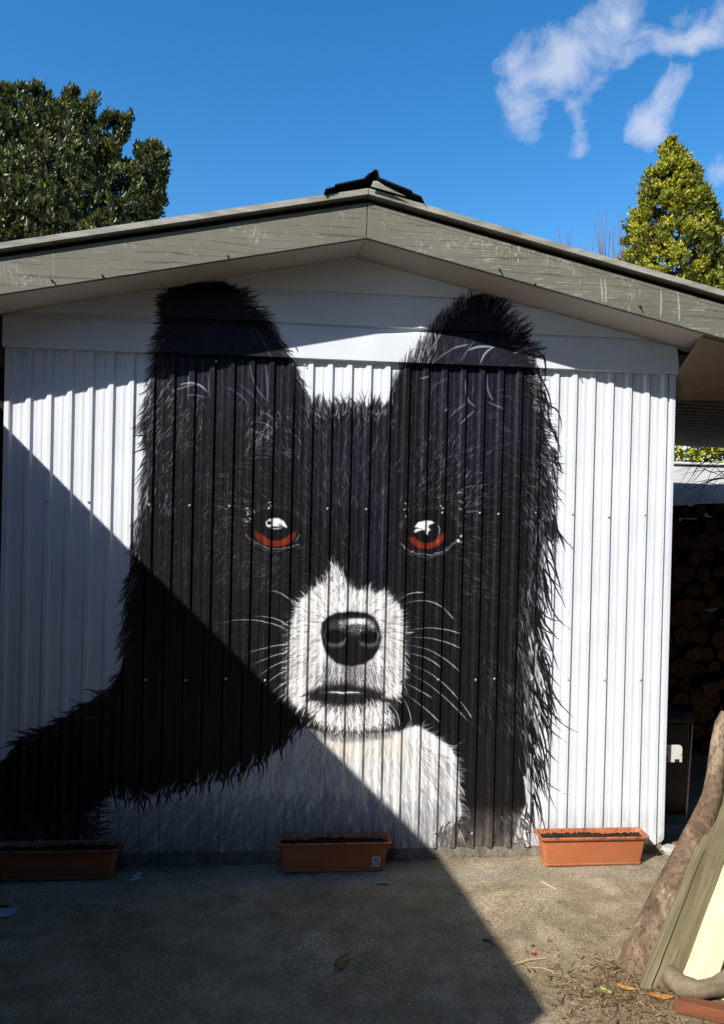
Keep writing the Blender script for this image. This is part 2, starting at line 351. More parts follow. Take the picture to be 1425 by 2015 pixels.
    fringe(earR_l, 150, 30, 3.4, (.1,-1), .5, jit=.13, white=.9)
    fringe(earR_r, 100, 32, 4, (.7,-.6), .3, jit=.13, white=.7)
    fringe(right_up[8:], 190, 34, 3.4, (.9,.5), .35, jit=.15, white=.8, bend=.4)
    fringe(right_up[:9], 170, 66, 3.4, (.25,1), .4, jit=.13, white=.9, bend=.28)
    # long hanging locks on the right of the neck
    locks, T = along(right_up, 120, jit=5)
    q = locks+np.stack([rs.rand(120)*16-4, np.zeros(120)], 1); Ls = 50+rs.rand(120)*70; Ls *= np.where(q[:,1] < 1050, .55, 1)
    D = np.stack([.1+.45*rs.rand(120), np.ones(120)], 1)
    comp(hairs(q, D, Ls, 3+3*rs.rand(120), .96, .22, .12), BLK)
    q, T = along([(1060,1230),(1065,1330),(1052,1420),(1050,1500),(1040,1580)], 60, jit=9)
    comp(hairs(q, np.stack([.1+.3*rs.rand(60), np.ones(60)], 1), 60+rs.rand(60)*60, 3+2.5*rs.rand(60), .95, .25, .12), BLK)
    q, T = along([(1052,1230),(1055,1330),(1046,1420),(1044,1500),(1036,1570)], 46, jit=7)
    comp(hairs(q, np.stack([.1+.3*rs.rand(46), np.ones(46)], 1), 26+rs.rand(46)*34, 2.5+2.5*rs.rand(46), .8, .2, .12), (0.82,0.82,0.83))
    for P0,P1,P2 in [((1062,1195),(1075,1225),(1110,1222)),((1060,1225),(1078,1250),(1098,1248)),((1058,1255),(1070,1278),(1088,1282)),((1066,1300),(1078,1312),(1094,1314)),((1070,1318),(1078,1325),(1084,1327)),
                     ((1056,1280),(1100,1390),(1078,1435)),((1060,1300),(1092,1390),(1070,1438)),((1072,1470),(1085,1490),(1100,1502)),((1070,1482),(1082,1500),(1080,1530)),((1062,1510),(1065,1560),(1078,1575)),((1052,1560),(1058,1600),(1064,1618)),((1048,1580),(1052,1610),(1054,1630)),
                     ((1070,700),(1078,735),(1070,760)),((1066,745),(1092,790),(1084,820)),((1064,760),(1090,810),(1076,835)),((1040,690),(1075,690),(1070,718)),((1080,905),(1100,915),(1115,912)),((1082,890),(1095,905),(1104,914)),
                     ((300,860),(275,855),(262,858)),((296,880),(272,886),(258,893)),((290,905),(276,918),(268,930)),((560,690),(575,690),(578,694)),((558,700),(600,760),(588,800)),
                     ((1075,960),(1100,1000),(1090,1080)),((1078,1000),(1096,1060),(1088,1130)),((1070,1080),(1092,1150),(1082,1230))]:
        comp(strokes([P0],[P1],[P2], 4.2, .95), BLK)
    # smeared white patch at the bottom right of the chest
    comp(poly([(1004,1612),(1030,1600),(1040,1640),(1016,1650)], 6), (0.72,0.72,0.74), .45)
    q = scatter([(985,1590),(1040,1590),(1036,1665),(985,1665)], 44)
    comp(hairs(q, np.tile([.5,.9],(44,1)), 22+rs.rand(44)*26, 2.2+2.4*rs.rand(44), .85, .35, .35), (0.13,0.11,0.115))
    q = scatter([(985,1590),(1040,1590),(1040,1665),(985,1665)], 12)
    comp(hairs(q, np.tile([.6,.8],(12,1)), 16+rs.rand(12)*10, 2.2, .6, .3, .3), (0.75,0.74,0.75))
    # fur inside the black: faint grey-blue hairs with the flow, some brighter locks
    n = 7000; q = scatter(sil, n); F = flow(q); zone = np.clip(1.1-np.abs(q[:,1]-950)/520, .25, 1)
    comp(hairs(q, F, 8+rs.rand(n)*12, 1.2+rs.rand(n)*1.4, (.12+.40*rs.rand(n)**2.2)*zone, .25, .22), (0.45,0.465,0.52))
    n = 2600; q = scatter(sil, n); comp(hairs(q, flow(q), 10+rs.rand(n)*14, 2+rs.rand(n)*2, .5, .25, .3), (0.055,0.053,0.062))
    def clump(poly_, n, L, w, a, col=(0.62,0.63,0.66), jit=.3, bend=.3):
        q = scatter(poly_, n); comp(hairs(q, flow(q), L*(.6+.8*rs.rand(n)), w*(.6+.8*rs.rand(n)), a*(.4+.6*rs.rand(n)), bend, jit), col)
    clump([(285,860),(340,860),(345,1010),(285,1010)], 70, 15, 2, .6)
    clump([(300,720),(345,720),(345,860),(290,860)], 70, 18, 2, .65)
    clump([(345,760),(400,760),(400,880),(350,890)], 60, 17, 2, .5)
    clump([(480,800),(580,800),(600,910),(500,900)], 80, 17, 2, .55)
    clump([(480,840),(540,820),(550,860),(490,880)], 24, 18, 2.2, .65)
    clump([(600,800),(780,800),(780,850),(600,850)], 90, 22, 2.2, .55)
    clump([(600,850),(780,850),(780,1000),(610,1000)], 120, 22, 1.8, .40)
    clump([(830,860),(930,860),(920,1000),(820,990)], 140, 13, 1.8, .55)
    clump([(905,930),(950,930),(950,1010),(905,1010)], 46, 15, 1.8, .65, jit=.15)
    clump([(900,1000),(960,1000),(960,1180),(900,1180)], 70, 15, 1.6, .40)
    clump([(400,930),(460,930),(460,1100),(400,1100)], 80, 12, 1.5, .42)
    clump([(440,960),(500,960),(490,1040),(440,1040)], 40, 13, 1.6, .5)
    clump([(440,1080),(560,1090),(540,1150),(430,1150)], 60, 15, 1.8, .36)
    clump([(1030,900),(1080,900),(1075,1100),(1030,1100)], 90, 24, 2, .5)
    clump([(1020,1120),(1062,1120),(1050,1300),(1000,1300)], 90, 24, 1.8, .42)
    clump([(990,1300),(1040,1300),(1036,1440),(980,1440)], 90, 22, 1.8, .42)
    clump([(945,1290),(985,1290),(980,1440),(940,1440)], 50, 16, 1.5, .38)
    clump([(880,600),(1040,620),(1050,760),(860,720)], 50, 26, 1.8, .30)
    clump([(830,760),(1000,760),(1000,900),(800,900)], 60, 24, 1.8, .32)
    clump([(315,610),(500,600),(540,680),(320,690)], 60, 26, 2, .28, (0.35,0.39,0.50))
    clump([(20,1455),(190,1380),(215,1400),(60,1490)], 50, 20, 2.2, .45, (0.5,0.5,0.52))
    clump([(240,1120),(275,1110),(262,1320),(240,1320)], 46, 20, 2.2, .45, (0.6,0.6,0.62))
    clump([(985,630),(1045,680),(1060,720),(1000,690)], 30, 30, 2.6, .65, (0.75,0.75,0.77))
    clump([(830,650),(870,640),(850,720),(810,730)], 46, 30, 2.4, .7, (0.75,0.76,0.78))
    # big curved highlight locks in the ears
    PALE = (0.66,0.69,0.74)
    for P0,P1,P2,w,a in [((352,757),(390,745),(408,772),4,.8),((338,772),(360,758),(390,757),3,.55),((368,778),(392,775),(404,784),3,.5),((376,720),(368,740),(370,790),2.5,.5),((412,735),(408,765),(414,782),2,.4),
                         ((440,760),(480,775),(490,800),2.5,.4),((470,755),(500,775),(510,800),2.5,.35),((492,716),(498,770),(530,790),3.5,.4),((520,705),(528,745),(526,790),5,.35),
                         ((512,812),(535,812),(545,840),2.5,.5),((505,830),(530,832),(540,850),2.5,.5),((490,845),(510,850),(540,870),2.5,.45),
                         ((922,690),(940,678),(973,684),4.5,.85),((973,683),(952,690),(945,716),4,.85),((893,685),(910,680),(922,678),4,.6),((855,712),(880,690),(905,680),3,.5),((905,712),(920,690),(932,672),3,.45),((838,702),(850,685),(868,655),3,.5),
                         ((916,745),(912,790),(938,800),3.5,.55),((960,735),(955,770),(972,788),4.5,.5),((958,790),(985,800),(988,806),3,.5),((884,822),(905,800),(925,790),2.6,.5),((905,835),(920,820),(935,808),3,.6),((825,745),(840,743),(845,740),3,.6),((875,810),(880,805),(882,803),3.5,.7),((846,765),(865,750),(880,745),2.2,.4),
                         ((500,640),(530,690),(540,720),2.5,.35),((480,630),(500,660),(510,690),2,.25)]:
        comp(strokes([P0],[P1],[P2], w, a, 'both', soft=1.1), PALE)
    # chest, white fur
    chest = [(195,1700),(200,1590),(212,1574),(240,1578),(274,1586),(309,1571),(351,1566),(386,1550),(435,1542),(467,1531),(500,1514),(525,1502),(553,1474),(576,1452),(597,1436),(640,1446),(690,1450),(760,1448),(790,1442),(823,1432),(849,1450),(879,1470),(894,1494),(900,1532),(899,1575),(902,1603),(890,1631),(890,1700)]
    comp(poly(chest, 2), (0.90,0.90,0.895))
    comp(poly([(620,1450),(800,1450),(800,1500),(620,1500)], 18), (0.90,0.875,0.80), .6)
    comp(poly([(200,1640),(560,1600),(700,1560),(790,1640),(800,1700),(190,1700)], 30), (0.66,0.69,0.74), .55)
    cb = chest[2:15]
    q, T = along(cb, 95); n = len(q)
    comp(hairs(q+[0,8], np.stack([.25+.3*rs.rand(n), -np.ones(n)], 1), 22+rs.rand(n)*26, 3+2*rs.rand(n), .9, .3, .25), (0.82,0.83,0.86))
    comp(hairs(q[::2]-[0,10], np.stack([-.2+.2*rs.rand(len(q[::2])), np.ones(len(q[::2]))], 1), 24+rs.rand(len(q[::2]))*16, 4, .9, .25, .25), BLK)
    cr = [(790,1442),(823,1432),(849,1450),(879,1470),(894,1494),(900,1532),(899,1575),(902,1603)]
    q, T = along(cr, 240, jit=6); n = len(q); N = np.stack([T[:,1], -T[:,0]], 1)
    comp(hairs(q-N*12, N*.7+np.array([.25,.55]), 18+rs.rand(n)*18, 1.6+1.2*rs.rand(n), .45+.5*rs.rand(n), .25, .16, 'tip', .9), (0.86,0.87,0.88))
    q = scatter(chest, 1000); n = len(q)
    D = np.stack([(q[:,0]-690)/700+.05, np.ones(n)], 1)
    comp(mblur(hairs(q, D, 30+rs.rand(n)*40, 2.4+rs.rand(n)*2.6, .12+.30*rs.rand(n), .25, .22, 'both'), 1), (0.47,0.47,0.48))
    comp(hairs(q[::2]+3, D[::2], 26+rs.rand(len(q[::2]))*36, 2.5+rs.rand(len(q[::2]))*2, .65, .25, .22, 'both'), (0.96,0.96,0.955))
    k = q[:,1] > 1560; q2, D2 = q[k], D[k]; n = len(q2)
    comp(mblur(hairs(q2, D2+np.array([-.25,0]), 26+rs.rand(n)*34, 5+rs.rand(n)*5, .34, .2, .22, 'both'), 2), (0.42,0.44,0.50))
    q = scatter([(820,1460),(895,1500),(895,1690),(840,1690)], 160); n = len(q)
    comp(hairs(q, np.stack([.75-(q[:,1]-1460)/300, .45+(q[:,1]-1460)/200], 1), 24+rs.rand(n)*18, 1.8+rs.rand(n), .5, .2, .2, 'both'), (0.50,0.51,0.53))
    q = scatter([(866,1630),(905,1600),(912,1690),(862,1690)], 60); n = len(q)
    comp(hairs(q, np.tile([-.25,1],(n,1)), 30+rs.rand(n)*26, 3+rs.rand(n)*2, .8, .2, .15), (0.16,0.14,0.14))
    q = scatter([(188,1578),(212,1578),(214,1665),(190,1665)], 60); n = len(q)
    comp(hairs(q+[8,0], np.tile([-1,.12],(n,1)), 18+rs.rand(n)*22, 3+rs.rand(n)*2, .8, .25, .2), (0.70,0.73,0.78))
    comp(hairs(q[::2]-[14,0], np.tile([1,-.1],(len(q[::2]),1)), 20+rs.rand(len(q[::2]))*16, 3.5, .85, .25, .2), BLK)
    # shadow of the chin painted in grey
    comp(poly([(600,1425),(640,1440),(760,1444),(790,1436),(770,1452),(690,1462),(620,1452)], 5), (0.30,0.30,0.32), .55)
    # muzzle
    muz = [(652,1107),(666,1118),(677,1134),(686,1154),(704,1161),(723,1161),(742,1168),(757,1160),(767,1173),(781,1184),(791,1199),(795,1223),(795,1259),(796,1290),(798,1322),(795,1349),(787,1374),(772,1374),(757,1370),(754,1381),(763,1396),(772,1416),(764,1434),(729,1438),(687,1440),(649,1436),(628,1425),(611,1408),(602,1390),(590,1396),(577,1388),(567,1373),(565,1333),(567,1290),(569,1248),(577,1215),(584,1190),(600,1172),(621,1155),(636,1144),(646,1137)]
    comp(poly(muz, 3), (0.915,0.92,0.925))
    comp(poly([(575,1260),(625,1250),(625,1330),(590,1370),(570,1330)], 16), (0.87,0.855,0.84), .4)
    comp(poly([(765,1200),(795,1230),(795,1300),(765,1310)], 14), (0.80,0.77,0.74), .5)
    comp(poly([(640,1300),(740,1300),(755,1350),(610,1355)], 12), (0.58,0.585,0.60), .65)
    comp(poly([(678,1308),(712,1308),(716,1350),(676,1350)], 8), (0.40,0.395,0.40), .6)
    def radial(q):
        d = q-np.array([690,1262]); d = d/np.maximum(1, np.hypot(*d.T))[:,None]; d[:,1] += np.where(q[:,1] > 1200, .35, 0); return d
    q, T = along(muz, 420, True, 3); n = len(q)
    comp(hairs(q-radial(q)*8, radial(q), 11+rs.rand(n)*13, 1.6+rs.rand(n)*1.2, .5+.45*rs.rand(n), .25, .25), (0.88,0.88,0.885))
    q, T = along(muz, 150, True, 4); n = len(q)
    comp(hairs(q+radial(q)*9, -radial(q), 12+rs.rand(n)*8, 2.4, .75, .25, .3), (0.16,0.15,0.16))
    q = scatter(muz, 900); n = len(q)
    comp(mblur(hairs(q, radial(q)+[0,.25], 12+rs.rand(n)*16, 2.2+rs.rand(n)*2.2, .08+.20*rs.rand(n), .25, .22, 'both'), 1), (0.52,0.49,0.47))
    q = scatter(muz, 760); n = len(q)
    comp(hairs(q, radial(q), 10+rs.rand(n)*12, 1.6+rs.rand(n)*1.3, .22+.40*rs.rand(n), .25, .22, 'both'), (0.40,0.38,0.375))
    comp(hairs(q[::2]+4, radial(q[::2]), 10+rs.rand(len(q[::2]))*12, 1.6+rs.rand(len(q[::2])), .75, .25, .3, 'both'), (0.95,0.95,0.945))
    q = scatter([(640,1310),(750,1310),(752,1345),(620,1350)], 130); n = len(q)
    comp(hairs(q, np.stack([(q[:,0]-690)/120, np.ones(n)], 1), 12+rs.rand(n)*8, 1.8, .6, .2, .2), (0.22,0.215,0.23))
    comp(hairs(q[::2]+2, np.stack([(q[::2,0]-690)/120, np.ones(len(q[::2]))], 1), 12+rs.rand(len(q[::2]))*8, 1.8, .7, .2, .2), (0.9,0.9,0.91))
    # mouth
    comp(poly([(601,1368),(618,1358),(635,1352),(677,1345),(719,1353),(757,1364),(748,1378),(708,1386),(666,1390),(635,1384),(611,1377)], 4), (0.10,0.095,0.105), .95)
    comp(strokes([(628,1362)],[(677,1364)],[(722,1364)], 7, .45, 'both', soft=2), (0.5,0.5,0.52))
    comp(strokes([(646,1362.5)],[(678,1363.5)],[(708,1363)], 3.2, .95, 'both', soft=.8), (0.90,0.90,0.92))
    q, T = along([(605,1372),(635,1384),(666,1390),(708,1386),(750,1376)], 110, jit=3); n = len(q)
    comp(hairs(q-[0,4], np.stack([(q[:,0]-685)/70, np.ones(n)], 1), 14+rs.rand(n)*10, 2.2, .85, .25, .25), (0.10,0.095,0.105))
    comp(hairs(q[::2]+[0,10], np.stack([(q[::2,0]-685)/70, -np.ones(len(q[::2]))], 1)*[-1,1], 12, 2, .8, .25, .3), (0.9,0.9,0.9))
    q, T = along([(601,1366),(635,1351),(677,1344),(719,1352),(757,1363)], 90, jit=3); n = len(q)
    comp(hairs(q+[0,4], np.stack([(685-q[:,0])/110, -np.ones(n)], 1), 10+rs.rand(n)*7, 2, .7, .25, .3), (0.12,0.115,0.125))
    # chin bottom hairs
    q, T = along([(605,1400),(628,1425),(649,1436),(687,1440),(729,1438),(764,1434),(775,1415)], 120, jit=4); n = len(q)
    comp(hairs(q-[0,8], np.stack([(q[:,0]-690)/110, np.ones(n)], 1), 10+rs.rand(n)*9, 1.8, .7, .3, .3), (0.17,0.165,0.175))
    comp(hairs(q[::2]-[0,14], np.stack([(q[::2,0]-690)/110, np.ones(len(q[::2]))], 1), 16, 2, .8, .3, .3), (0.9,0.9,0.9))
    # nose
    nose = [(633,1227),(645,1215),(662,1207),(687,1204),(719,1206),(736,1215),(746,1232),(750,1255),(746,1276),(734,1295),(719,1305),(692,1312),(662,1305),(643,1286),(635,1265),(632,1246)]
    comp(poly([(p[0]*1.03-690*.03, p[1]*1.03-1258*.03) for p in nose], 3), (0.22,0.21,0.22), .5)
    comp(poly(nose, 1.2), (0.095,0.088,0.098))
    comp(poly([(648,1222),(735,1218),(742,1240),(640,1244)], 6), (0.28,0.275,0.29), .8)
    comp(poly([(682,1218),(722,1217),(728,1228),(682,1230)], 2.6), (0.93,0.93,0.94), .95)
    comp(poly([(667,1222),(683,1219),(683,1230),(668,1232)], 3), (0.62,0.62,0.64), .7)
    comp(poly([(722,1218),(738,1230),(740,1240),(724,1234)], 3), (0.66,0.66,0.68), .8)
    comp(poly([(684,1232),(715,1232),(708,1252),(690,1252)], 5), (0.30,0.30,0.315), .6)
    for cx in (659, 727):
        comp(poly(ell(cx, 1266, 19, 8), 3), (0.42,0.42,0.44), .75)
        comp(poly(ell(cx, 1253, 19, 14), 2), (0.065,0.06,0.068), .97)
    comp(strokes([(671,1270),(741,1262)],[(680,1262),(750,1250)],[(683,1248),(739,1240)], 3, .6, 'both', soft=1), (0.55,0.55,0.57))
    comp(strokes([(641,1262)],[(636,1250)],[(641,1240)], 3, .5, 'both', soft=1), (0.4,0.4,0.42))
    q = scatter([(665,1220),(742,1218),(742,1242),(700,1250),(668,1236)], 160); comp(strokes(q, q+.6, q+1.2, 1.4, .55, 'both'), (0.80,0.80,0.82))
    comp(strokes(q[::2]+3, q[::2]+3.6, q[::2]+4.2, 1.4, .6, 'both'), (0.09,0.085,0.09))
    # eyes
    RED = (0.46,0.15,0.095); DRK = (0.072,0.07,0.08)
    comp(poly(ell(540,1040,56,40), 6), DRK, .9); comp(poly(ell(850,1045,52,42), 6), DRK, .9)
    comp(poly(ell(542,1048,41,28), 1.6), RED); comp(poly(ell(542,1035,46,21), 2.2), DRK); comp(poly(ell(543,1041,29,23), 1.6), DRK)
    comp(poly([(498,1042),(506,1044),(520,1066),(516,1072),(505,1060)], 2), (0.30,0.10,0.08), .5)
    comp(poly(ell(839,1050,36,31), 1.6), RED); comp(poly([(798,1010),(882,1010),(882,1042),(868,1052),(839,1042),(812,1058),(798,1058)], 2), DRK); comp(poly(ell(839,1046,25,23), 1.4), DRK)
    comp(poly([(806,1056),(815,1070),(830,1078),(820,1076),(808,1068)], 2), (0.38,0.11,0.08), .5)
    WH = (0.93,0.93,0.94)
    comp(poly([(523,1027),(530,1021),(540,1019.5),(549,1020),(558,1025),(562,1031),(566,1039),(560,1037),(554,1034.5),(547,1036.5),(536,1036.5),(528,1038),(524,1034)], .9), WH)
    comp(poly(ell(530,1029,4.5,3.6), .9), DRK); comp(poly(ell(551,1033,4,2), 1), (0.45,0.45,0.47), .8)
    comp(strokes([(531,1040)],[(545,1042)],[(556,1038)], 3, .85, 'both'), (0.75,0.75,0.77))
    comp(poly([(816,1036),(823,1028),(837,1024),(849,1025),(856,1029),(848,1032),(843,1036),(848,1043),(843,1047),(843,1053),(838,1051),(836,1047),(838,1043),(828,1043),(817,1049),(815,1046),(818,1041),(833,1040),(817,1038)], .8), WH)
    comp(strokes([(861,1032)],[(868,1042)],[(863,1052)], 2.2, .6, 'both'), (0.7,0.7,0.73)); comp(strokes([(857,1070)],[(861,1066)],[(863,1062)], 2, .5, 'both'), (0.7,0.7,0.73))
    LID = (0.70,0.69,0.69)
    def line(pts, w, a, col, jit=0.7):
        p = np.array(pts, float); s = np.concatenate([[0], np.cumsum(np.hypot(*np.diff(p, axis=0).T))]); u = np.linspace(0, s[-1], int(s[-1]/5)+2)
        c = np.stack([np.interp(u, s, p[:,0]), np.interp(u, s, p[:,1])], 1)+rs.normal(0, jit, (len(u), 2))
        comp(strokes(c[:-1], (c[:-1]+c[1:])/2, c[1:], w*(.5+.8*rs.rand(len(c)-1)), a*(.55+.45*rs.rand(len(c)-1)), 'flat'), col)
    lidL = [(484,1052),(490,1060),(498,1064),(508,1070),(517,1075),(528,1079),(540,1080),(552,1080),(563,1078),(575,1075),(590,1072)]
    line(lidL, 2.0, .62, LID); line([(x, y+4) for x, y in lidL[1:8]], 1.6, .42, LID, 1.2)
    line([(579,1066),(586,1060),(589,1052)], 2, .7, LID, .3)
    lidR = [(790,1070),(795,1078),(803,1083),(813,1087),(824,1089),(836,1091),(849,1092),(862,1089),(873,1085),(884,1079),(893,1070),(900,1066),(909,1067)]
    line(lidR, 2.2, .68, LID, 1); line([(x, y+5) for x, y in lidR[2:10]], 1.8, .48, LID, 1.4); line([(x, y-3) for x, y in lidR[8:12]], 1.6, .6, LID)
    comp(poly(ell(907,1055,2.4,2.6), .6), (0.85,0.84,0.84)); comp(poly(ell(902,1064,3,3), .6), (0.85,0.84,0.84))
    for (cx, cy, rx, ry, t0, t1) in ((540,1040,58,40,3.2,6.1),(848,1046,56,44,3.2,6.1)):      # upper-lid hairs
        t = t0+rs.rand(70)*(t1-t0); q = np.stack([cx+rx*np.cos(t), cy+ry*np.sin(t)], 1)
        comp(hairs(q, np.stack([np.cos(t), np.sin(t)-.3], 1), 8+rs.rand(70)*8, 1.4, .15+.25*rs.rand(70), .25, .25), (0.6,0.6,0.62))
    q = np.array([(484,1000),(488,1006),(486,1014),(490,1020),(484,1026),(496,1004),(528,990),(532,994),(796,990),(799,1000),(866,994),(869,1000),(797,1015),(902,970),(905,985),(903,1000)]); n = len(q)
    comp(hairs(q, np.tile([.5,.5],(n,1)), 9, 3, .8, .4, .6), (0.72,0.72,0.72))
    # whiskers
    W = [((418,1231),(495,1205),(567,1240)),((497,1214),(535,1209),(567,1231)),((522,1163),(550,1158),(582,1190)),((478,1290),(520,1272),(568,1268)),((492,1312),(530,1290),(567,1284)),
         ((505,1334),(535,1308),(566,1300)),((518,1352),(540,1330),(566,1318)),((528,1372),(545,1352),(570,1338)),((532,1392),(552,1368),(575,1355)),
         ((783,1184),(800,1164),(834,1166)),((790,1192),(835,1170),(872,1196)),((868,1193),(882,1204),(892,1218)),((797,1243),(850,1227),(906,1247)),((797,1256),(850,1248),(907,1276)),
         ((797,1271),(850,1268),(905,1322)),((797,1287),(835,1285),(868,1314)),((799,1306),(855,1318),(902,1376)),((902,1376),(915,1390),(928,1412)),((799,1324),(850,1340),(922,1420)),((797,1345),(820,1354),(850,1374)),((797,1366),(830,1386),(866,1422)),
         ((756,1386),(786,1392),(786,1428)),((766,1398),(774,1412),(776,1430)),((792,1372),(806,1392),(810,1420))]
    Wn = np.array(W, float)
    comp(strokes(Wn[:,2], Wn[:,1], Wn[:,0], 3.4, .35, 'tip', 120, soft=1.6), (0.6,0.6,0.62))
    comp(strokes(Wn[:,2], Wn[:,1], Wn[:,0], 2.1, .72, 'tip', 120), (0.80,0.80,0.83))
    # thin missed-spray lines along the rib feet inside the dark areas, and the signature
    rib = np.arange(35)*0.1
    for k, X in enumerate(rib):
        for off in (-.046, -.030):
            for _ in range(5):
                c = int((X+off-TX0)/TS); z0 = int(rs.rand()*TH); ln = int(30+rs.rand()*170)
                seg = img[z0:z0+ln, c:c+1]; dark = seg.mean(2, keepdims=True) < .3
                seg += dark*np.array([.15,.14,.14], np.float32)*(.2+.8*rs.rand(len(seg),1,1))
    for P0,P1,P2 in [((1079,1660),(1080,1655),(1082,1648)),((1082,1648),(1084,1655),(1085,1661)),((1085,1661),(1087,1654),(1089,1648)),((1091,1651),(1096,1646),(1095,1653)),((1095,1653),(1092,1658),(1091,1661)),((1091,1661),(1095,1660),(1098,1659)),((1100,1656),(1103,1650),(1106,1656))]:
        comp(strokes([P0],[P1],[P2], 2.0, .9, 'flat'), (0.1,0.1,0.1))
    # sprayed paint is never even: low-frequency tone variation and fine speckle
    nz = blur(rs.rand(TH//8+2, TW//8+2).astype(np.float32), 3); nz = (nz-nz.mean())/nz.std()
    nz = blur(np.repeat(np.repeat(nz, 8, 0), 8, 1)[:TH, :TW], 6)
    img *= (1+0.010*nz)[...,None]; img += rs.normal(0, .006, (TH, TW, 1)).astype(np.float32)
    return np.clip(img, 0.02, 0.97)
# ---------------------------------------------------------------- ground
def ground_mat():
    k = NT('concrete_yard'); big = k.noise(k.mp((1,1,1)), 1.1, 6, .62, .4); mid = k.noise(k.mp((1,1,1)), 7, 6, .65); fine = k.noise(k.mp((1,1.4,1)), 110, 4, .75); grit = k.vor(k.mp((1,1,1)), 130)
    c = k.ramp(big, [(.30,(.215,.155,.088)),(.48,(.38,.295,.175)),(.66,(.50,.41,.265))])
    c = k.mix(k.ramp(mid, [(.38,0.),(.62,.75)]), c, (.19,.135,.065))
    sep = k.t.nodes.new('ShaderNodeSeparateXYZ'); k.t.links.new(k.c, sep.inputs[0])
    near = k.ramp(k.math('ADD', sep.outputs['Y'], k.math('MULTIPLY', k.math('SUBTRACT', mid, .5), .25)), [(0.0,0.),(.01,0.),(1.,1.)])
    # pale lime-washed strip along the foot of the wall (rain-cleaned concrete)
    wash = k.math('MULTIPLY', k.math('SUBTRACT', 1.0, k.math('MULTIPLY', k.math('ABSOLUTE', k.math('ADD', sep.outputs['Y'], .17)), 6.0), True), .75)
    c = k.mix(k.math('MULTIPLY', wash, k.ramp(mid, [(.3,.2),(.6,1.)])), c, (.48,.44,.36))
    # soil and bark dust trodden in on the right
    soil = k.math('MULTIPLY', k.ramp(k.noise(k.mp((1,1,1)), 3.2, 6, .7, .5), [(.42,0.),(.6,1.)]), k.math('MULTIPLY', k.math('SUBTRACT', sep.outputs['X'], 1.75), .9, True))
    soil = k.math('MULTIPLY', soil, k.math('MULTIPLY', k.math('SUBTRACT', -.45, sep.outputs['Y']), 2.2, True))
    c = k.mix(soil, c, (.19,.125,.075))
    moss = k.math('MULTIPLY', k.ramp(k.noise(k.mp((1,2.2,1), loc=(3,1,0)), 2.3, 5, .65), [(.5,0.),(.66,.7)]), k.ramp(mid, [(.4,0.),(.6,1.)]))
    c = k.mix(moss, c, (.17,.165,.085))
    c = k.mix(k.ramp(fine, [(.36,.85),(.56,0.)]), c, (.10,.082,.062)); c = k.mix(k.ramp(fine, [(.58,0.),(.68,.8)]), c, (.58,.52,.41))
    c = k.mix(k.ramp(grit, [(.10,.7),(.2,0.)]), c, (.62,.57,.46))
    st = k.ramp(k.noise(k.mp((1,1.5,1), loc=(7,3,0)), 1.7, 7, .7, .8), [(.50,0.),(.66,.42)]); c = k.mix(st, c, (.15,.112,.065))
    ck = k.ramp(k.vor(k.mp((1,1,1), loc=(.3,.2,0)), .9, 'DISTANCE_TO_EDGE'), [(.0,1.),(.006,0.)]); c = k.mix(k.math('MULTIPLY', ck, k.ramp(k.noise(k.mp((1,1,1)), 4, 3, .6), [(.5,0.),(.62,.5)])), c, (.07,.055,.04))
    n = k.bump(fine, .55, .006); n = k.bump(mid, .35, .02, n)
    return k.done(c, .93, n, .25)
G = 70.0
xs = [-G,-30,-12,-6,-3,-1,0,1,2,3,4,5,6,8,14,30,G]; ys = [-G,-30,-12,-8,-6,-4,-3,-2,-1,0,1,2,4,6,9,14,30,G]
gv = [(x, y, -0.086+0.011*max(-6, min(9, x))) for y in ys for x in xs]; nx = len(xs)
gf = [(j*nx+i, j*nx+i+1, (j+1)*nx+i+1, (j+1)*nx+i) for j in range(len(ys)-1) for i in range(nx-1)]
tag(mesh_obj('ground', gv, gf, ground_mat()), kind='structure')

# ---------------------------------------------------------------- mural paint
mur = make_mural()
img = bpy.data.images.new('mural_paint', TW, TH, alpha=False)
buf = np.ones((TH, TW, 4), np.float32); buf[..., :3] = mur; img.pixels.foreach_set(buf.ravel()); img.update(); img.pack()
def mural_mat(name, rough, dirt_top=False):
    k = NT(name); sep = k.t.nodes.new('ShaderNodeSeparateXYZ'); k.t.links.new(k.c, sep.inputs[0])
    cb = k.t.nodes.new('ShaderNodeCombineXYZ')
    k.set(cb.inputs[0], k.math('DIVIDE', k.math('SUBTRACT', sep.outputs['X'], TX0), TX1-TX0)); k.set(cb.inputs[1], k.math('DIVIDE', k.math('SUBTRACT', sep.outputs['Z'], TZ0), TZ1-TZ0))
    ti = k.t.nodes.new('ShaderNodeTexImage'); ti.image = img; ti.extension = 'EXTEND'; k.t.links.new(cb.outputs[0], ti.inputs[0])
    c = ti.outputs['Color']
    streak = k.noise(k.mp((26,1,.9)), 3, 5, .6); spot = k.noise(k.mp((1,1,1)), 55, 3, .6)
    c = k.mix(k.ramp(streak, [(.50,0.),(.8,.30 if not dirt_top else .10)]), c, (.62,.61,.58), 'MULTIPLY'); c = k.mix(k.ramp(spot, [(.70,0.),(.76,.6)]), c, (.5,.45,.38), 'MULTIPLY')
    # splash dirt on the lowest hand's breadth
    low = k.math('MULTIPLY', k.math('SUBTRACT', 1.0, k.math('DIVIDE', sep.outputs['Z'], .22), True), k.ramp(k.noise(k.mp((3,1,1)), 9, 5, .7), [(.35,0.),(.7,.9)]))
    c = k.mix(low, c, (.24,.215,.18))
    n = k.bump(k.noise(k.mp((1,1,.35)), 2.6, 3, .5), .25, .05); n = k.bump(k.noise(k.mp((1,1,1)), 320, 2, .6), .06, .002, n)
    return k.done(c, rough, n, .28)
M_MURAL = mural_mat('painted_steel', .42); M_BOARD = mural_mat('painted_board', .55, True)
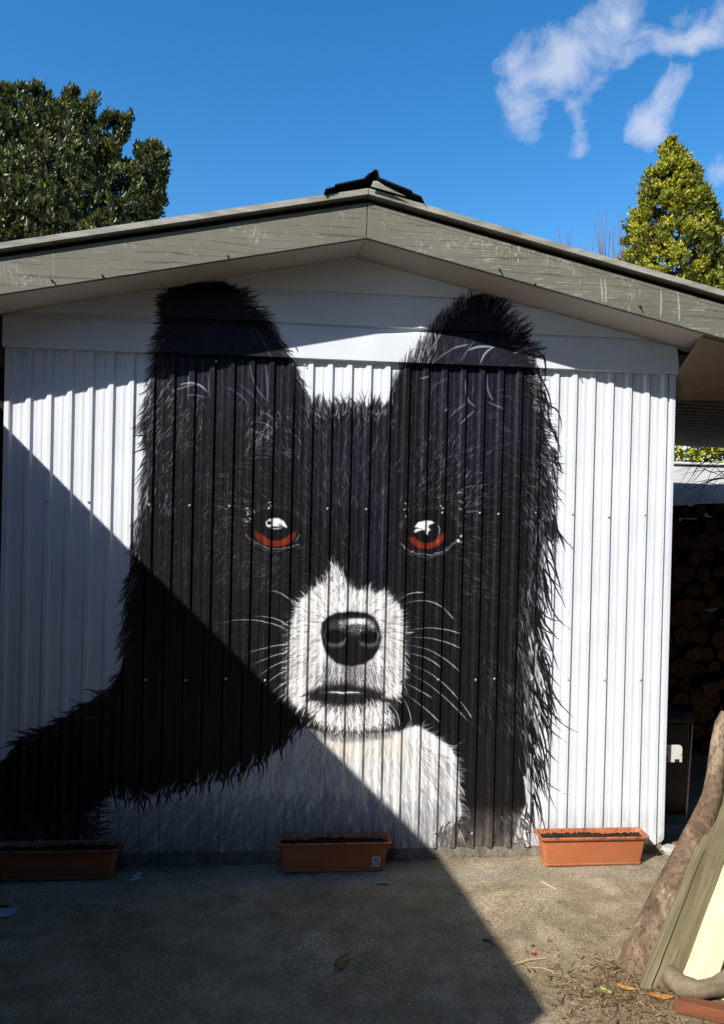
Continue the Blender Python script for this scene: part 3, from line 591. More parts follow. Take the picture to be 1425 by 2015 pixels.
M_SCREW = material('screw_paint', (.55,.56,.58), .35, .5, metal=.4)
M_FASCIA = None
def fascia_mat():
    k = NT('weathered_fascia_paint'); v0 = k.mp((1,1,1)); g = k.noise(k.mp((.5,1,7)), 6, 6, .65, .8)
    c = k.ramp(k.noise(k.mp((.7,1,3)), 2.2, 5, .6), [(.3,(.150,.145,.112)),(.7,(.205,.198,.160))])
    zone = k.ramp(k.noise(k.mp((1,1,1.6)), 3.4, 4, .6), [(.50,0.),(.64,1.)])
    crack = k.ramp(k.wave(k.mp((.10,1,1)), 9, 7, 4, 2.2), [(.0,1.),(.07,0.)]); c = k.mix(k.math('MULTIPLY', crack, k.math('MULTIPLY', k.ramp(g, [(.40,0.),(.55,1.)]), .65)), c, (.045,.042,.032))
    flake = k.math('MULTIPLY', k.ramp(k.noise(k.mp((3.2,1,1.1)), 34, 5, .75, .7), [(.555,0.),(.59,1.)]), zone)
    flake2 = k.math('MULTIPLY', k.ramp(k.noise(k.mp((.30,1,5)), 30, 4, .7, .6), [(.60,0.),(.63,1.)]), k.ramp(k.noise(k.mp((1,1,1), loc=(4,2,1)), 3.4, 3, .5), [(.46,0.),(.58,1.)]))
    c = k.mix(k.math('MULTIPLY', flake, .85), c, (.52,.50,.43)); c = k.mix(k.math('MULTIPLY', flake2, .8), c, (.52,.50,.43))
    drip = k.math('MULTIPLY', k.ramp(k.noise(k.mp((30,1,.8)), 1.7, 2, .4), [(.73,0.),(.75,1.)]), k.ramp(k.noise(k.mp((1,1,1), loc=(9,0,0)), 1.6, 2, .4), [(.5,0.),(.6,1.)]))
    c = k.mix(k.math('MULTIPLY', drip, .6), c, (.40,.385,.33))
    lich = k.ramp(k.noise(v0, 30, 4, .7), [(.62,0.),(.72,.5)]); c = k.mix(lich, c, (.10,.10,.075))
    n = k.bump(k.math('ADD', k.math('MULTIPLY', flake, -.6), crack), -.4, .003); n = k.bump(g, .12, .006, n)
    return k.done(c, .78, n, .3)
M_FASCIA = fascia_mat()
M_SOFFIT = material('soffit_board', (.62,.545,.49), .8, .2, var=(.70,.63,.57), scale=3, stretch=(1,2,1), bump=.1, bscale=40)
M_EDGE = material('roof_edge_paint', (.20,.20,.165), .8, .25, var=(.46,.45,.40), scale=10, stretch=(.5,1,3), bump=.3, bscale=50)
M_ROOF = material('roof_membrane', (.09,.10,.09), .85, .2, var=(.16,.17,.15), scale=6, bump=.4, bscale=90)
M_BLACK = material('ridge_black', (.008,.008,.009), .75, .12, var=(.014,.013,.014), scale=30)
M_DARKGAP = material('gap_shade', (.02,.018,.016), .9, .1, var=(.035,.03,.026), scale=9)  # near-black: the shade of the gaps is put into this colour
M_CORE = material('building_paper', (.06,.055,.05), .9, .1, var=(.09,.08,.07), scale=5)
def footing_mat():
    k = NT('footing_concrete'); a = k.noise(k.mp((1,1,1)), 12, 6, .7); c = k.ramp(a, [(.3,(.10,.085,.065)),(.55,(.26,.235,.19)),(.75,(.36,.33,.27))]); c = k.mix(k.ramp(k.noise(k.mp((1,1,1)), 60, 4, .7), [(.5,0.),(.7,.8)]), c, (.07,.058,.045))
    return k.done(c, .92, k.bump(a, .8, .02), .2)
M_FOOT = footing_mat()

# ---------------------------------------------------------------- the garage
gar = tag(empty('garage', (0,0,0)), 'white ribbed steel garage with a black and white dog mural on its gable end', 'garage')
AX, AZ, SLL, SLR = 1.725, 3.062, .209, .222                # fascia apex (x, z of its lower edge), slopes left and right
def low(x): return AZ-(SLL*(AX-x) if x < AX else SLR*(x-AX))
def low_w(x): return 3.060-(.2136*(1.69-x) if x < 1.69 else .2225*(x-1.69))
# ribbed wall sheets
PROF = [(-.040,0),(-.027,-.011),(-.008,-.011),(.003,0),(.028,0),(.032,-.0013),(.044,-.0013),(.048,0)]
def sheet(r0, r1, x0, x1):
    px = [(x0, 0)]
    for r in range(r0, r1+1):
        for (a, b) in PROF:
            x = r*.1+a
            if x0 < x < x1: px.append((x, b))
    px.append((x1, 0)); mb = MB(); n = len(px); rn = random.Random(r0)
    zs = [0.0, .6, 1.2, 1.8, 2.56]
    vs_ = [(x, y-.0006*(r0%2)+(.0015*math.sin(x*9+z*3)), z+(-.004*rn.random() if z == 0 else 0)) for z in zs for (x, y) in px]
    mb.add(vs_, [(j*n+i, j*n+i+1, (j+1)*n+i+1, (j+1)*n+i) for j in range(len(zs)-1) for i in range(n-1)])
    o = mb.build('wall_sheet', M_MURAL, gar)
    sd = o.modifiers.new('gauge', 'SOLIDIFY'); sd.thickness = .0012; sd.offset = -1
    return o
for (r0, r1, x0, x1) in ((0,5,-.032,.553),(6,14,.552,1.453),(15,24,1.452,2.453),(25,34,2.452,3.412)): sheet(r0, r1, x0, x1)
# structure behind: closes the building
mb = MB(); mb.box(-.02, 3.42, .006, 5.9, -.04, 2.60); mb.build('wall_frame', M_CORE, gar)
mb = MB(); mb.prism([(-.02,2.61),(3.42,2.61),(3.42,2.66),(1.70,3.04),(-.02,2.67)], .004, 5.88); mb.build('gable_frame', M_CORE, gar)
mb = MB()
xx = [-.03+3.46*i/40 for i in range(41)]; rn = random.Random(3)
vs_ = []
for z_, yy in ((None, -.004), (-.003, -.002), (-.003, .1)):
    vs_ += [(x, yy+(rn.random()-.5)*.004, (zg(x)-.05 if z_ is None else z_)) for x in xx]
fs = [(j*41+i, j*41+i+1, (j+1)*41+i+1, (j+1)*41+i) for j in range(2) for i in range(40)]
mb.add(vs_, fs); mb.build('footing', M_FOOT, gar)
# gable boards with a coved top edge
def gable_board(z0, z1, last=False):
    zs = [z0, z0+.003, z1-.030, z1-.022, z1-.004, z1+.010]; ys_ = [-.026, -.031, -.031, -.022, -.014, -.012]
    extra = []
    for zc in (2.688, 2.672):
        if z0 < zc < z1-.034: extra.append(zc)
    lv = sorted(set([(z, y) for z, y in zip(zs, ys_)]+[(z, -.031) for z in extra]))
    if last: lv = [(z0,-.026),(z0+.003,-.031),(3.058,-.031)]
    vs_ = []; 
    for (z, y) in lv:
        xl = max(-.042, 1.69-(3.060-z)/.2136); xr = min(3.445, 1.69+(3.060-z)/.2225)
        vs_ += [(xl, y, z), (xr, y, z), (xr, .004, z), (xl, .004, z)]
    n = len(lv); fs = [(0,3,2,1), (4*n-4,4*n-3,4*n-2,4*n-1)]
    for i in range(n-1):
        for j in range(4): fs.append((4*i+j, 4*i+(j+1)%4, 4*i+4+(j+1)%4, 4*i+4+j))
    MB().add(vs_, fs).build('gable_board', M_BOARD, gar)
gable_board(2.530, 2.703); gable_board(2.709, 2.872); gable_board(2.878, 3.06, True)
# corner flashings
mb = MB(); mb.add([(3.404,-.0125,.012),(3.404,-.0125,2.528),(3.420,-.0135,.010),(3.420,-.0135,2.528),(3.437,-.012,.03),(3.437,-.012,2.528),(3.438,.11,.0),(3.438,.11,2.528)], [(0,2,3,1),(2,4,5,3),(4,6,7,5)])
fl = mb.build('corner_flashing', M_MURAL, gar); sd = fl.modifiers.new('gauge','SOLIDIFY'); sd.thickness = .0015
mb = MB(); mb.add([(-.012,-.0125,.0),(-.012,-.0125,2.528),(-.034,-.0125,.0),(-.034,-.0125,2.528),(-.035,.11,0),(-.035,.11,2.528)], [(1,3,2,0),(3,5,4,2)])
fl = mb.build('corner_flashing', M_MURAL, gar); sd = fl.modifiers.new('gauge','SOLIDIFY'); sd.thickness = .0015
# screws
def screw_mesh():
    mb = MB(); n = 8
    rings = [(.0065,0),(.0065,.0012),(.0045,.0015),(.0043,.0045),(.003,.0056)]
    vs_ = [(r*math.cos(2*math.pi*j/n), -h, r*math.sin(2*math.pi*j/n)) for r, h in rings for j in range(n)]
    fs = [(i*n+(j+1)%n, i*n+j, (i+1)*n+j, (i+1)*n+(j+1)%n) for i in range(len(rings)-1) for j in range(n)]+[tuple((len(rings)-1)*n+j for j in range(n-1,-1,-1))]
    mb.add(vs_, fs); return mb.build('screw', M_MURAL, gar)
sc0 = screw_mesh(); first = True
def put_screw(x, y, z, rot=0, mat=None):
    global first
    o = sc0 if first else sc0.copy()
    if not first: COL.objects.link(o)
    first = False; o.parent = gar; o.location = (x, y, z); o.rotation_euler = (0, 0, rot)
SCR = [0,2,4,7,9,11,13,16,18,20,22,24,25,27,29,31,33]
# painted screws: the paint is looked up in object space, so bare-metal heads get their own material
sc0.data.materials.clear(); sc0.data.materials.append(M_SCREW)
for z_ in (1.765, .885, .075):
    for r in SCR:
        if z_ < .2 and r in (25,): continue
        put_screw(r*.1-.0175, -.0112, z_+random.uniform(-.008,.008))
for z_ in (2.36, 1.86, 1.60, 1.34, 1.10, .85, .62, .40): put_screw(3.4385, .03, z_+random.uniform(-.02,.02), math.pi/2)
for x_ in (.056, .22, 1.0, 1.45): put_screw(x_, -.0118, 2.50)
# soffit, fascia, roof edge, roof
YF = -.31
def slope_strip(name, x0, x1, dz0, dz1, y0, y1, mat, f=low, parent=gar):
    """board following one roof slope between x0 and x1: lower edge offset dz0, upper dz1"""
    n = 14; pts = [(x0+(x1-x0)*i/n) for i in range(n+1)]
    vs_ = []
    for x in pts: vs_ += [(x, y0, f(x)+dz0), (x, y1, f(x)+dz0), (x, y1, f(x)+dz1), (x, y0, f(x)+dz1)]
    fs = [(0,1,2,3), (4*n+3,4*n+2,4*n+1,4*n)]
    for i in range(n):
        for j in range(4): fs.append((4*i+j, 4*i+4+j, 4*i+4+(j+1)%4, 4*i+(j+1)%4))
    return MB().add(vs_, fs).build(name, mat, parent)
XL, XR = -.62, 3.98
for (x0, x1) in ((XL, AX-.0015), (AX+.0015, XR)):
    bevel(slope_strip('fascia_board', x0, x1, 0, .150, YF, YF+.022, M_FASCIA), .002, 1)
    slope_strip('cover_strip', x0, x1, .153, .171, YF+.004, YF+.026, M_FASCIA)
    slope_strip('gap_shade_strip', x0, x1, .171, .199, YF+.03, YF+.06, M_DARKGAP)  # near-black strip painting the shade in the gap below the roof edge
    slope_strip('roof_edge', x0, x1, .199, .227, YF-.028, YF+.05, M_EDGE)
# soffit boards: seam runs from the wall apex to the fascia apex
def soffit(side):
    n = 12; vs_ = []
    for i in range(n+1):
        t = i/n
        xf = AX+(XL-AX)*t if side < 0 else AX+(XR-AX)*t
        xw = 1.69+(XL-1.69)*t if side < 0 else 1.69+(XR-1.69)*t
        vs_ += [(xf+side*.001, YF+.022, low(xf)+.006), (xw+side*.001, .01, low_w(xw)+.001), (xw+side*.001, .01, low_w(xw)+.013), (xf+side*.001, YF+.022, low(xf)+.018)]
    fs = [(0,1,2,3), (4*n+3,4*n+2,4*n+1,4*n)]
    for i in range(n):
        for j in range(4): fs.append((4*i+j, 4*i+4+j, 4*i+4+(j+1)%4, 4*i+(j+1)%4))
    MB().add(vs_, fs).build('soffit_board', M_SOFFIT, gar)
soffit(-1); soffit(1)
for (x0, x1) in ((XL, AX), (AX, XR)): slope_strip('roof', x0, x1, .20, .222, YF+.051, 6.1, M_ROOF)
# ridge cap: folded black capping with a raised roll
def rz(x): return low(x)+.2275
cap = [(1.515,rz(1.515)),(1.522,rz(1.522)+.020),(1.562,rz(1.562)+.024),(1.566,rz(1.566)+.034),(1.700,rz(1.70)+.043),(1.722,rz(1.722)+.062),(1.740,3.360),(1.750,3.372),(1.766,3.370),(1.777,3.334),(1.792,rz(1.792)+.055),(1.93,rz(1.93)+.040),(1.936,rz(1.936)+.030),(1.975,rz(1.975)+.026),(1.992,rz(1.992))]
up = [(x, z) for x, z in cap]; dn_ = []
for i, (x, z) in enumerate(cap):
    dn_.append((x+(.006 if x < 1.735 else -.006)*(1 if 4 < i < 11 else .2), z-(.007 if 0 < i < len(cap)-1 else 0)))
n_ = len(cap); y0_, y1_ = YF-.045, 6.1
vs_ = [(x, y0_, z) for x, z in up]+[(x, y0_, z) for x, z in dn_]+[(x, y1_, z) for x, z in up]+[(x, y1_, z) for x, z in dn_]
fs = []
for i in range(n_-1): fs += [(i, n_+i, n_+i+1, i+1), (i, i+1, 2*n_+i+1, 2*n_+i), (n_+i, 3*n_+i, 3*n_+i+1, n_+i+1)]
MB().add(vs_, fs).build('ridge_cap', M_BLACK, gar)
mb = MB(); mb.prism([(1.735,rz(1.735)+.002),(1.90,rz(1.90)+.002),(1.80,rz(1.80)+.022),(1.765,rz(1.765)+.036),(1.745,rz(1.745)+.03)], YF-.049, YF-.0455); mb.build('ridge_flashing', M_EDGE, gar)
# pale paint runs and old bent nails on the fascia
M_RUN = material('paint_run', (.46,.44,.37), .7, .3, var=(.34,.325,.27), scale=60)
for (x0, y0, x1, y1) in ((1182,548,1186,594),(1190,549,1193,595),(1301,570,1300,622),(1334,575,1337,632)):
    a_, b_ = onY(x0, y0, YF), onY(x1, y1, YF); mid = (a_+b_)/2+Vector((.002,0,0))
    vs_ = []
    for p, w_ in ((a_,.002),(mid,.0042),(b_,.0028)): vs_ += [(p.x-w_, YF-.0012, p.z), (p.x+w_, YF-.0012, p.z)]
    MB().add(vs_+[(x, YF-.0002, z) for x, y, z in vs_], [(0,2,3,1),(2,4,5,3),(0,6,8,2),(2,8,10,4),(1,3,9,7),(3,5,11,9),(0,1,7,6),(4,10,11,5)]).build('paint_run', M_RUN, gar)
for (x, y) in ((202,542),(448,504),(982,531),(1258,603),(103,552),(1052,560)):
    p = onY(x, y, YF); MB().tube([(p.x,YF+.004,p.z),(p.x,YF-.012,p.z),(p.x+.003,YF-.016,p.z-.008),(p.x+.006,YF-.013,p.z-.016)], [.0035,.0035,.003,.0025], 6).build('nail', M_BLACK, gar)
# side eaves (outside or at the edge of the view)
mb = MB(); mb.add([(3.44,-.27,2.672),(3.99,-.27,2.555),(3.99,.16,2.44),(3.44,.16,2.41),(3.44,-.26,2.69),(3.99,-.26,2.575),(3.99,.17,2.46),(3.44,.17,2.43)], [(3,2,1,0),(4,5,6,7),(0,1,5,4),(1,2,6,5),(2,3,7,6),(3,0,4,7)])
mb.build('eave_lining', material('eave_lining', (.30,.21,.145), .8, .2, var=(.40,.30,.22), scale=5, bump=.2), gar)
mb = MB(); mb.add([(-.50,.02,2.595),(-.06,.02,2.685),(-.06,6,2.685),(-.50,6,2.595),(-.50,.02,2.61),(-.06,.02,2.70),(-.06,6,2.70),(-.50,6,2.61)], [(0,3,2,1),(4,5,6,7),(0,1,5,4),(1,2,6,5),(2,3,7,6),(3,0,4,7)]); mb.build('eave_lining', M_DARKGAP, gar)
sg = tag(empty('side_gate', (-.8,.55,zg(-.8))), 'added dark gate closing the gap left of the garage', 'gate')  # added boards that keep bright sky out and the gap near-black
for i in range(11): MB().box(-.66+i*.128,-.66+i*.128+.122,0,.02,.03,2.62).build('board', M_DARKGAP, sg)
for z_ in (.4,2.1): MB().box(-.66,.745,.0205,.06,z_,z_+.09).build('rail', M_DARKGAP, sg)

# ---------------------------------------------------------------- planters
def terracotta():
    k = NT('terracotta_plastic'); c = k.ramp(k.noise(k.mp((1,1,1)), 9, 4, .6), [(.3,(.44,.135,.052)),(.7,(.50,.165,.068))]); c = k.mix(k.ramp(k.noise(k.mp((1,1,1)), 40, 4, .7), [(.55,0.),(.8,.3)]), c, (.30,.16,.09))
    sp = k.t.nodes.new('ShaderNodeSeparateXYZ'); k.t.links.new(k.c, sp.inputs[0]); nn = k.noise(k.mp((1,1,1)), 22, 5, .7)
    c = k.mix(k.math('MULTIPLY', k.math('SUBTRACT', 1.0, k.math('MULTIPLY', sp.outputs['Z'], 16), True), k.ramp(nn, [(.35,0.),(.7,.6)])), c, (.26,.17,.10))
    c = k.mix(k.math('MULTIPLY', k.math('MULTIPLY', k.math('SUBTRACT', sp.outputs['Z'], .128), 40, True), k.ramp(nn, [(.5,0.),(.62,.75)])), c, (.07,.045,.03))
    return k.done(c, .5, k.bump(k.noise(k.mp((1,1,1)), 200, 2, .5), .05, .002), .4)
M_TERRA = terracotta(); M_SOIL = material('potting_soil', (.018,.012,.009), .95, .1, var=(.045,.030,.022), scale=60, bump=.8, bscale=120)
def planter(cx, cy, label, dl=0):
    z0 = zg(cx)+.001; root = tag(empty('planter', (cx, cy, z0)), label, 'planter', 'terracotta trough planters along the wall')
    L0, W0, L1, W1, H = .258+dl, .043, .278+dl, .054, .155
    def ring(l, w, z, n=3, r=.016):
        out = []
        for sx, sy, a0 in ((1,-1,-90),(1,1,0),(-1,1,90),(-1,-1,180)):
            for i in range(n+1):
                a = R(a0+90*i/n); out.append((sx*(l-r)+r*math.cos(a), sy*(w-r)+r*math.sin(a), z))
        return out
    prof = [(L0-.004,W0-.004,0),(L0,W0,.004),(L0+.001,W0+.001,.012),(L0-.003,W0-.002,.014),(L1-.003,W1-.003,H-.018),(L1-.003,W1-.003,H-.014),(L1+.009,W1+.008,H-.013),(L1+.011,W1+.010,H-.009),(L1+.011,W1+.010,H-.001),(L1+.008,W1+.007,H),(L1+.001,W1,H),(L1-.004,W1-.005,H-.006),(L1-.010,W1-.010,H-.05)]
    vs_ = []; 
    for p in prof: vs_ += ring(*p)
    n = 16; fs = [tuple(range(n-1,-1,-1))]
    for i in range(len(prof)-1):
        for j in range(n): fs.append((i*n+j, i*n+(j+1)%n, (i+1)*n+(j+1)%n, (i+1)*n+j))
    b = MB().add(vs_, fs).build('trough', M_TERRA, root); smooth_by_angle(b); md = b.modifiers.new('es','EDGE_SPLIT'); md.split_angle = R(40)
    rn = random.Random(int(cx*100)); nx_, ny_ = 46, 10; sv = []
    for j in range(ny_+1):
        for i in range(nx_+1):
            x = -(L1-.007)+2*(L1-.007)*i/nx_; y = -(W1-.007)+2*(W1-.007)*j/ny_
            sv.append((x, y, H-.022+rn.uniform(-.006,.008)+.004*math.sin(x*13+cx)))
    MB().add(sv, [(j*(nx_+1)+i, j*(nx_+1)+i+1, (j+1)*(nx_+1)+i+1, (j+1)*(nx_+1)+i) for j in range(ny_) for i in range(nx_)]).build('soil', M_SOIL, root)
    return root
p1 = planter(.293, -.076, 'trough planter at the left end of the wall, in shade', .012)
p2 = planter(1.652, -.077, 'trough planter with a white price sticker, in the middle of the wall')
p3 = planter(2.998, -.094, 'sunlit orange trough planter at the right corner of the wall', .002)
M_WHITE = material('label_paper', (.74,.74,.72), .6, .3); M_INK = material('label_ink', (.02,.02,.02), .7, .2)
lab = MB().box(-.021,.021,-.0012,0,-.026,.026).build('price_sticker', M_WHITE, p2); lab.location = (.212, -.0515, .056); lab.rotation_euler = (R(4.2),0,0)
mb = MB(); mb.box(-.019,.019,-.0018,-.0013,-.004,-.0015)
mb.box(-.015,.013,-.0018,-.0013,.006,.009); mb.box(-.008,.001,-.0018,-.0013,.010,.0145); mb.box(.004,.015,-.0018,-.0013,.012,.014); mb.box(-.017,.017,-.0018,-.0013,.019,.0205)
rn = random.Random(4); x = -.015
while x < .014:
    w_ = rn.choice((.0012,.002,.003)); mb.box(x, x+w_, -.0018,-.0013,-.019,-.009); x += w_+rn.choice((.001,.0016,.0024))
mb.build('print', M_INK, lab)

# ---------------------------------------------------------------- neighbouring house that throws the big shadow (beside and behind the camera)
S0 = Vector((2.383, -1.228, zg(2.383))); EH = 2.7
ts = (EH-S0.z)/1.235; Cc = S0+Vector((-1.14,-1.0,1.235))*ts
e1 = Vector((-.127,.992,0)).normalized(); e2 = Vector((-.995,-.098,0)).normalized()
hs = tag(empty('neighbouring_house', (Cc.x, Cc.y, 0)), 'dark weatherboard house with a low hipped roof beside the yard, left of the garage', 'house')
def HP(a, b, z): q = e1*a+e2*b; return (q.x, q.y, z)
LA, LB = 5.3, 8.0
mb = MB(); bt = .42
mb.add([HP(bt,bt,-.2),HP(LA-bt,bt,-.2),HP(LA-bt,LB-bt,-.2),HP(bt,LB-bt,-.2),HP(bt,bt,EH-.1),HP(LA-bt,bt,EH-.1),HP(LA-bt,LB-bt,EH-.1),HP(bt,LB-bt,EH-.1)], [(0,1,5,4),(1,2,6,5),(2,3,7,6),(3,0,4,7),(4,5,6,7)])
mb.build('wall', material('house_wall', (.035,.035,.038), .8, .2, var=(.05,.048,.05), scale=4, stretch=(1,1,12)), hs)
mb = MB(); rh = EH+1.25
mb.add([HP(0,0,EH),HP(LA,0,EH),HP(LA,LB,EH),HP(0,LB,EH),HP(LA/2,LA/2,rh),HP(LA/2,LB-LA/2,rh),HP(0,0,EH-.10),HP(LA,0,EH-.10),HP(LA,LB,EH-.10),HP(0,LB,EH-.10)],
       [(0,1,4),(1,2,5,4),(2,3,5),(3,0,4,5),(6,7,1,0),(7,8,2,1),(8,9,3,2),(9,6,0,3),(9,8,7,6)])
mb.build('roof', material('house_roof', (.06,.055,.05), .8, .2, var=(.09,.08,.07), scale=12), hs)

# added unseen house behind the camera and at right, cuts sky light
mh = tag(empty('sky_block_house', (3,-6.4,0)), 'unseen dark grey two-storey house added behind the camera to cut sky light', 'house')
M_MH = material('house_cladding', (.030,.031,.036), .85, .2, var=(.045,.045,.05), scale=5, stretch=(1,1,14)); M_MR = material('main_roof', (.05,.048,.05), .8, .2, var=(.07,.066,.066), scale=10)
MB().box(-5.2,9,-6,0,-.2,7.4).build('wall', M_MH, mh); MB().box(3.4,9,.002,5.4,-.2,7.0).build('wing_wall', M_MH, mh)
MB().prism([(-5.6,7.4),(9.4,7.4),(9.4,7.5),(1.9,9.2),(-5.6,7.5)], -6.3, .3).build('roof', M_MR, mh); MB().prism([(3.0,7.003),(9.4,7.003),(9.4,7.1),(6.2,8.1),(3.0,7.1)], .31, 5.7).build('wing_roof', M_MR, mh)
M_PANE = material('window_glass', (.02,.022,.026), .08, .5); M_FR = material('window_frame', (.70,.69,.66), .5, .3)
for (x, z0, z1) in ((-3.6,.9,2.2),(-.6,.9,2.2),(-3.6,3.9,5.1),(-.6,3.9,5.1),(2.0,3.9,5.1)):
    f_ = MB().box(x-.7,x+.7,.002,.05,z0,z1).build('window', M_FR, mh); MB().box(x-.62,x-.03,.051,.056,z0+.08,z1-.08).build('pane', M_PANE, f_); MB().box(x+.03,x+.62,.051,.056,z0+.08,z1-.08).build('pane', M_PANE, f_)

# ---------------------------------------------------------------- lean-to on the right of the garage
M_CORR = material('corrugated_underside', (.10,.10,.105), .5, .5, var=(.15,.145,.14), scale=4); M_POST = material('rough_post', (.10,.075,.05), .9, .15, var=(.16,.12,.085), scale=6, stretch=(1,1,.2))
lt = tag(empty('lean_to', (4.5,.3,0)), 'dark lean-to with a corrugated iron roof against the right side of the garage', 'lean-to'); O = Vector((4.5,.3,0))
ysr = []; y = .42
while y < 5.62: ysr.append(y); y += .019
vs_ = []
for y in ysr:
    dz = .02*max(-.6, min(.6, math.sin((y-.42)/.19*2*math.pi))); vs_ += [(3.46-O.x, y-O.y, 2.735+dz), (8.6-O.x, y-O.y, 2.64+dz)]
o = MB().add(vs_, [(2*i, 2*i+2, 2*i+3, 2*i+1) for i in range(len(ysr)-1)]).build('roof_sheet', M_CORR, lt)
for y in (.55,):
    mb = MB(); mb.add([(3.46-O.x,y-.022-O.y,2.63),(8.5-O.x,y-.022-O.y,2.455),(8.5-O.x,y+.022-O.y,2.455),(3.46-O.x,y+.022-O.y,2.55),(3.46-O.x,y-.022-O.y,2.645),(8.5-O.x,y-.022-O.y,2.63),(8.5-O.x,y+.022-O.y,2.55),(3.46-O.x,y+.022-O.y,2.645)], [(0,3,2,1),(4,5,6,7),(0,1,5,4),(1,2,6,5),(2,3,7,6),(3,0,4,7)]); mb.build('rafter', M_POST, lt)
for (x, y) in ((8.4,.8),(8.4,3.2),(8.4,5.5)): MB().box(x-.05-O.x,x+.05-O.x,y-.05-O.y,y+.05-O.y,zg(x),2.455).build('post', M_POST, lt)
for i in range(16): MB().box(8.46-O.x,8.48-O.x,.75+i*.3-O.y,1.03+i*.3-O.y,zg(5.6)+.02,2.44).build('side_board', M_POST, lt)  # unseen boards added to keep the lean-to dark
# firewood
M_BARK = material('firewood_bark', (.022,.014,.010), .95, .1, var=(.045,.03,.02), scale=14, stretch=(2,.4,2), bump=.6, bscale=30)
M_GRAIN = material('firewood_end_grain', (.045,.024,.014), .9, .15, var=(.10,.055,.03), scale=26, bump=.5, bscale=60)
logs = []
def log_mesh(seed):
    rn = random.Random(seed); kind = (1,2,2,1,0,2,1,2,1)[seed]; L = .34+.06*rn.random()
    if kind == 0: pts = [(math.cos(2*math.pi*j/10)*(1+rn.uniform(-.08,.08)), math.sin(2*math.pi*j/10)*(1+rn.uniform(-.08,.08))) for j in range(10)]
    elif kind == 1: pts = [(-.2,-.75)]+[(math.cos(a)*1.1*(1+rn.uniform(-.06,.06))-.2, math.sin(a)*1.1-.1) for a in [R(-20+20*i) for i in range(7)]]
    else: pts = [(-1,-.55),(-.1,-.8),(.9,-.6),(1.05,.1),(.55,.75),(-.35,.8),(-1,.3)]
    pts = [(p[0]*.065, p[1]*.065) for p in pts]; n = len(pts)
    mb = MB(); mb.add([(p[0], -L/2+rn.uniform(-.006,.006), p[1]) for p in pts]+[(p[0]*.96, L/2, p[1]*.96) for p in pts], [tuple(range(n))], 1)
    mb.f += [tuple(range(2*n-1, n-1, -1))]; mb.m += [1]
    for j in range(n): mb.f.append((j, n+j, n+(j+1)%n, (j+1)%n)); mb.m.append(0)
    return mb
protos = []
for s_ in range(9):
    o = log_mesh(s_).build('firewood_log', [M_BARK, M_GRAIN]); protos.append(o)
used = set(); rn = random.Random(21); z = zg(4.4)+.062; row = 0
while z < 1.86:
    x = 3.98+(.07 if row % 2 else 0); 
    while x < 5.15:
        s_ = rn.randrange(9); sz = rn.uniform(.8,1.32)
        if s_ not in used: o = protos[s_]; used.add(s_)
        else: o = protos[s_].copy(); COL.objects.link(o)
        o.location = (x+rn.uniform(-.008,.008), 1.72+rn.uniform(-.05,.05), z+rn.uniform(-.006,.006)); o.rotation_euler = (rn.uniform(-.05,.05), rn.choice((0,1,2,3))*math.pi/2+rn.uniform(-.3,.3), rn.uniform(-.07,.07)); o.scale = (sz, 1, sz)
        tag(o, 'split firewood log in the dark stack under the lean-to', 'firewood log', 'stacked firewood under the lean-to')
        x += .143
    z += .119; row += 1
for s_ in range(9):
    if s_ not in used: bpy.data.objects.remove(protos[s_])
# dark metal bin
cb = tag(empty('metal_bin', (3.68,.62,zg(3.68))), 'dark metal bin standing in the shade behind the garage corner', 'bin')
M_BIN = material('bin_metal', (.028,.027,.027), .5, .4, var=(.05,.045,.042), scale=7, bump=.1)
bevel(MB().box(-.16,.16,-.14,.2,.0,.56).build('body', M_BIN, cb), .012); bevel(MB().box(-.17,.17,-.15,.21,.562,.60).build('lid', M_BIN, cb), .01)
# small white plate on a bracket at the garage corner
YP = .035; pa, pb = onY(1306,1500,YP), onY(1343,1466,YP)
wp = tag(empty('label_plate', (pa.x,YP,pa.z)), 'small white plate with rounded corner and printed label at the garage corner', 'plate')
w_, h_ = pb.x-pa.x, pb.z-pa.z; rr_ = .02
MB().prism([(-.01,0),(w_,0),(w_,h_-rr_)]+[(w_-rr_+rr_*math.cos(q), h_-rr_+rr_*math.sin(q)) for q in (R(30),R(60))]+[(w_-rr_,h_),(-.01,h_)], 0, .005).build('plate', material('plate_white', (.72,.70,.65), .5, .4, var=(.64,.61,.56), scale=20), wp)
mb = MB()
for (px_, py_, ww_, hh_) in ((1328,1494,10,6),(1311,1486,4,12),(1340,1484,2,2),(1312,1474,5,2),(1313,1498,4,2)):
    q = onY(px_, py_, YP-.001); mb.box(q.x-pa.x, q.x-pa.x+ww_*.0026, -.0015, -.0005, q.z-pa.z-hh_*.0026, q.z-pa.z)
mb.build('print', M_INK, wp); MB().box(-.012,.03,.0055,.02,h_*.3,h_*.6).build('bracket', M_BIN, wp)
a_, b_ = onY(1368,1428,.36), ong(1350,1606); b_ = onY(1350,1606,.40)
tag(MB().tube([(b_.x,b_.y,zg(3.8)),(b_.x,b_.y,b_.z),(a_.x,a_.y+.03,a_.z)], .005, 8).build('thin_rod', material('rod_steel', (.45,.43,.40), .4, .5, metal=.6)), 'thin pale rod leaning upright beside the dark metal bin', 'rod')
# white wall behind, hedge beyond it
M_WW = material('white_wall_paint', (.76,.76,.75), .7, .3, var=(.66,.66,.65), scale=3, bump=.15)
ww = tag(empty('white_wall', (6,6,0)), 'white painted boundary wall seen under the lean-to roof', 'wall')
MB().box(-2.2,6,0,.12,zg(6),2.455).build('panel', M_WW, ww); bevel(MB().box(-2.22,6.02,-.03,.15,2.46,2.495).build('coping', M_WW, ww), .012)
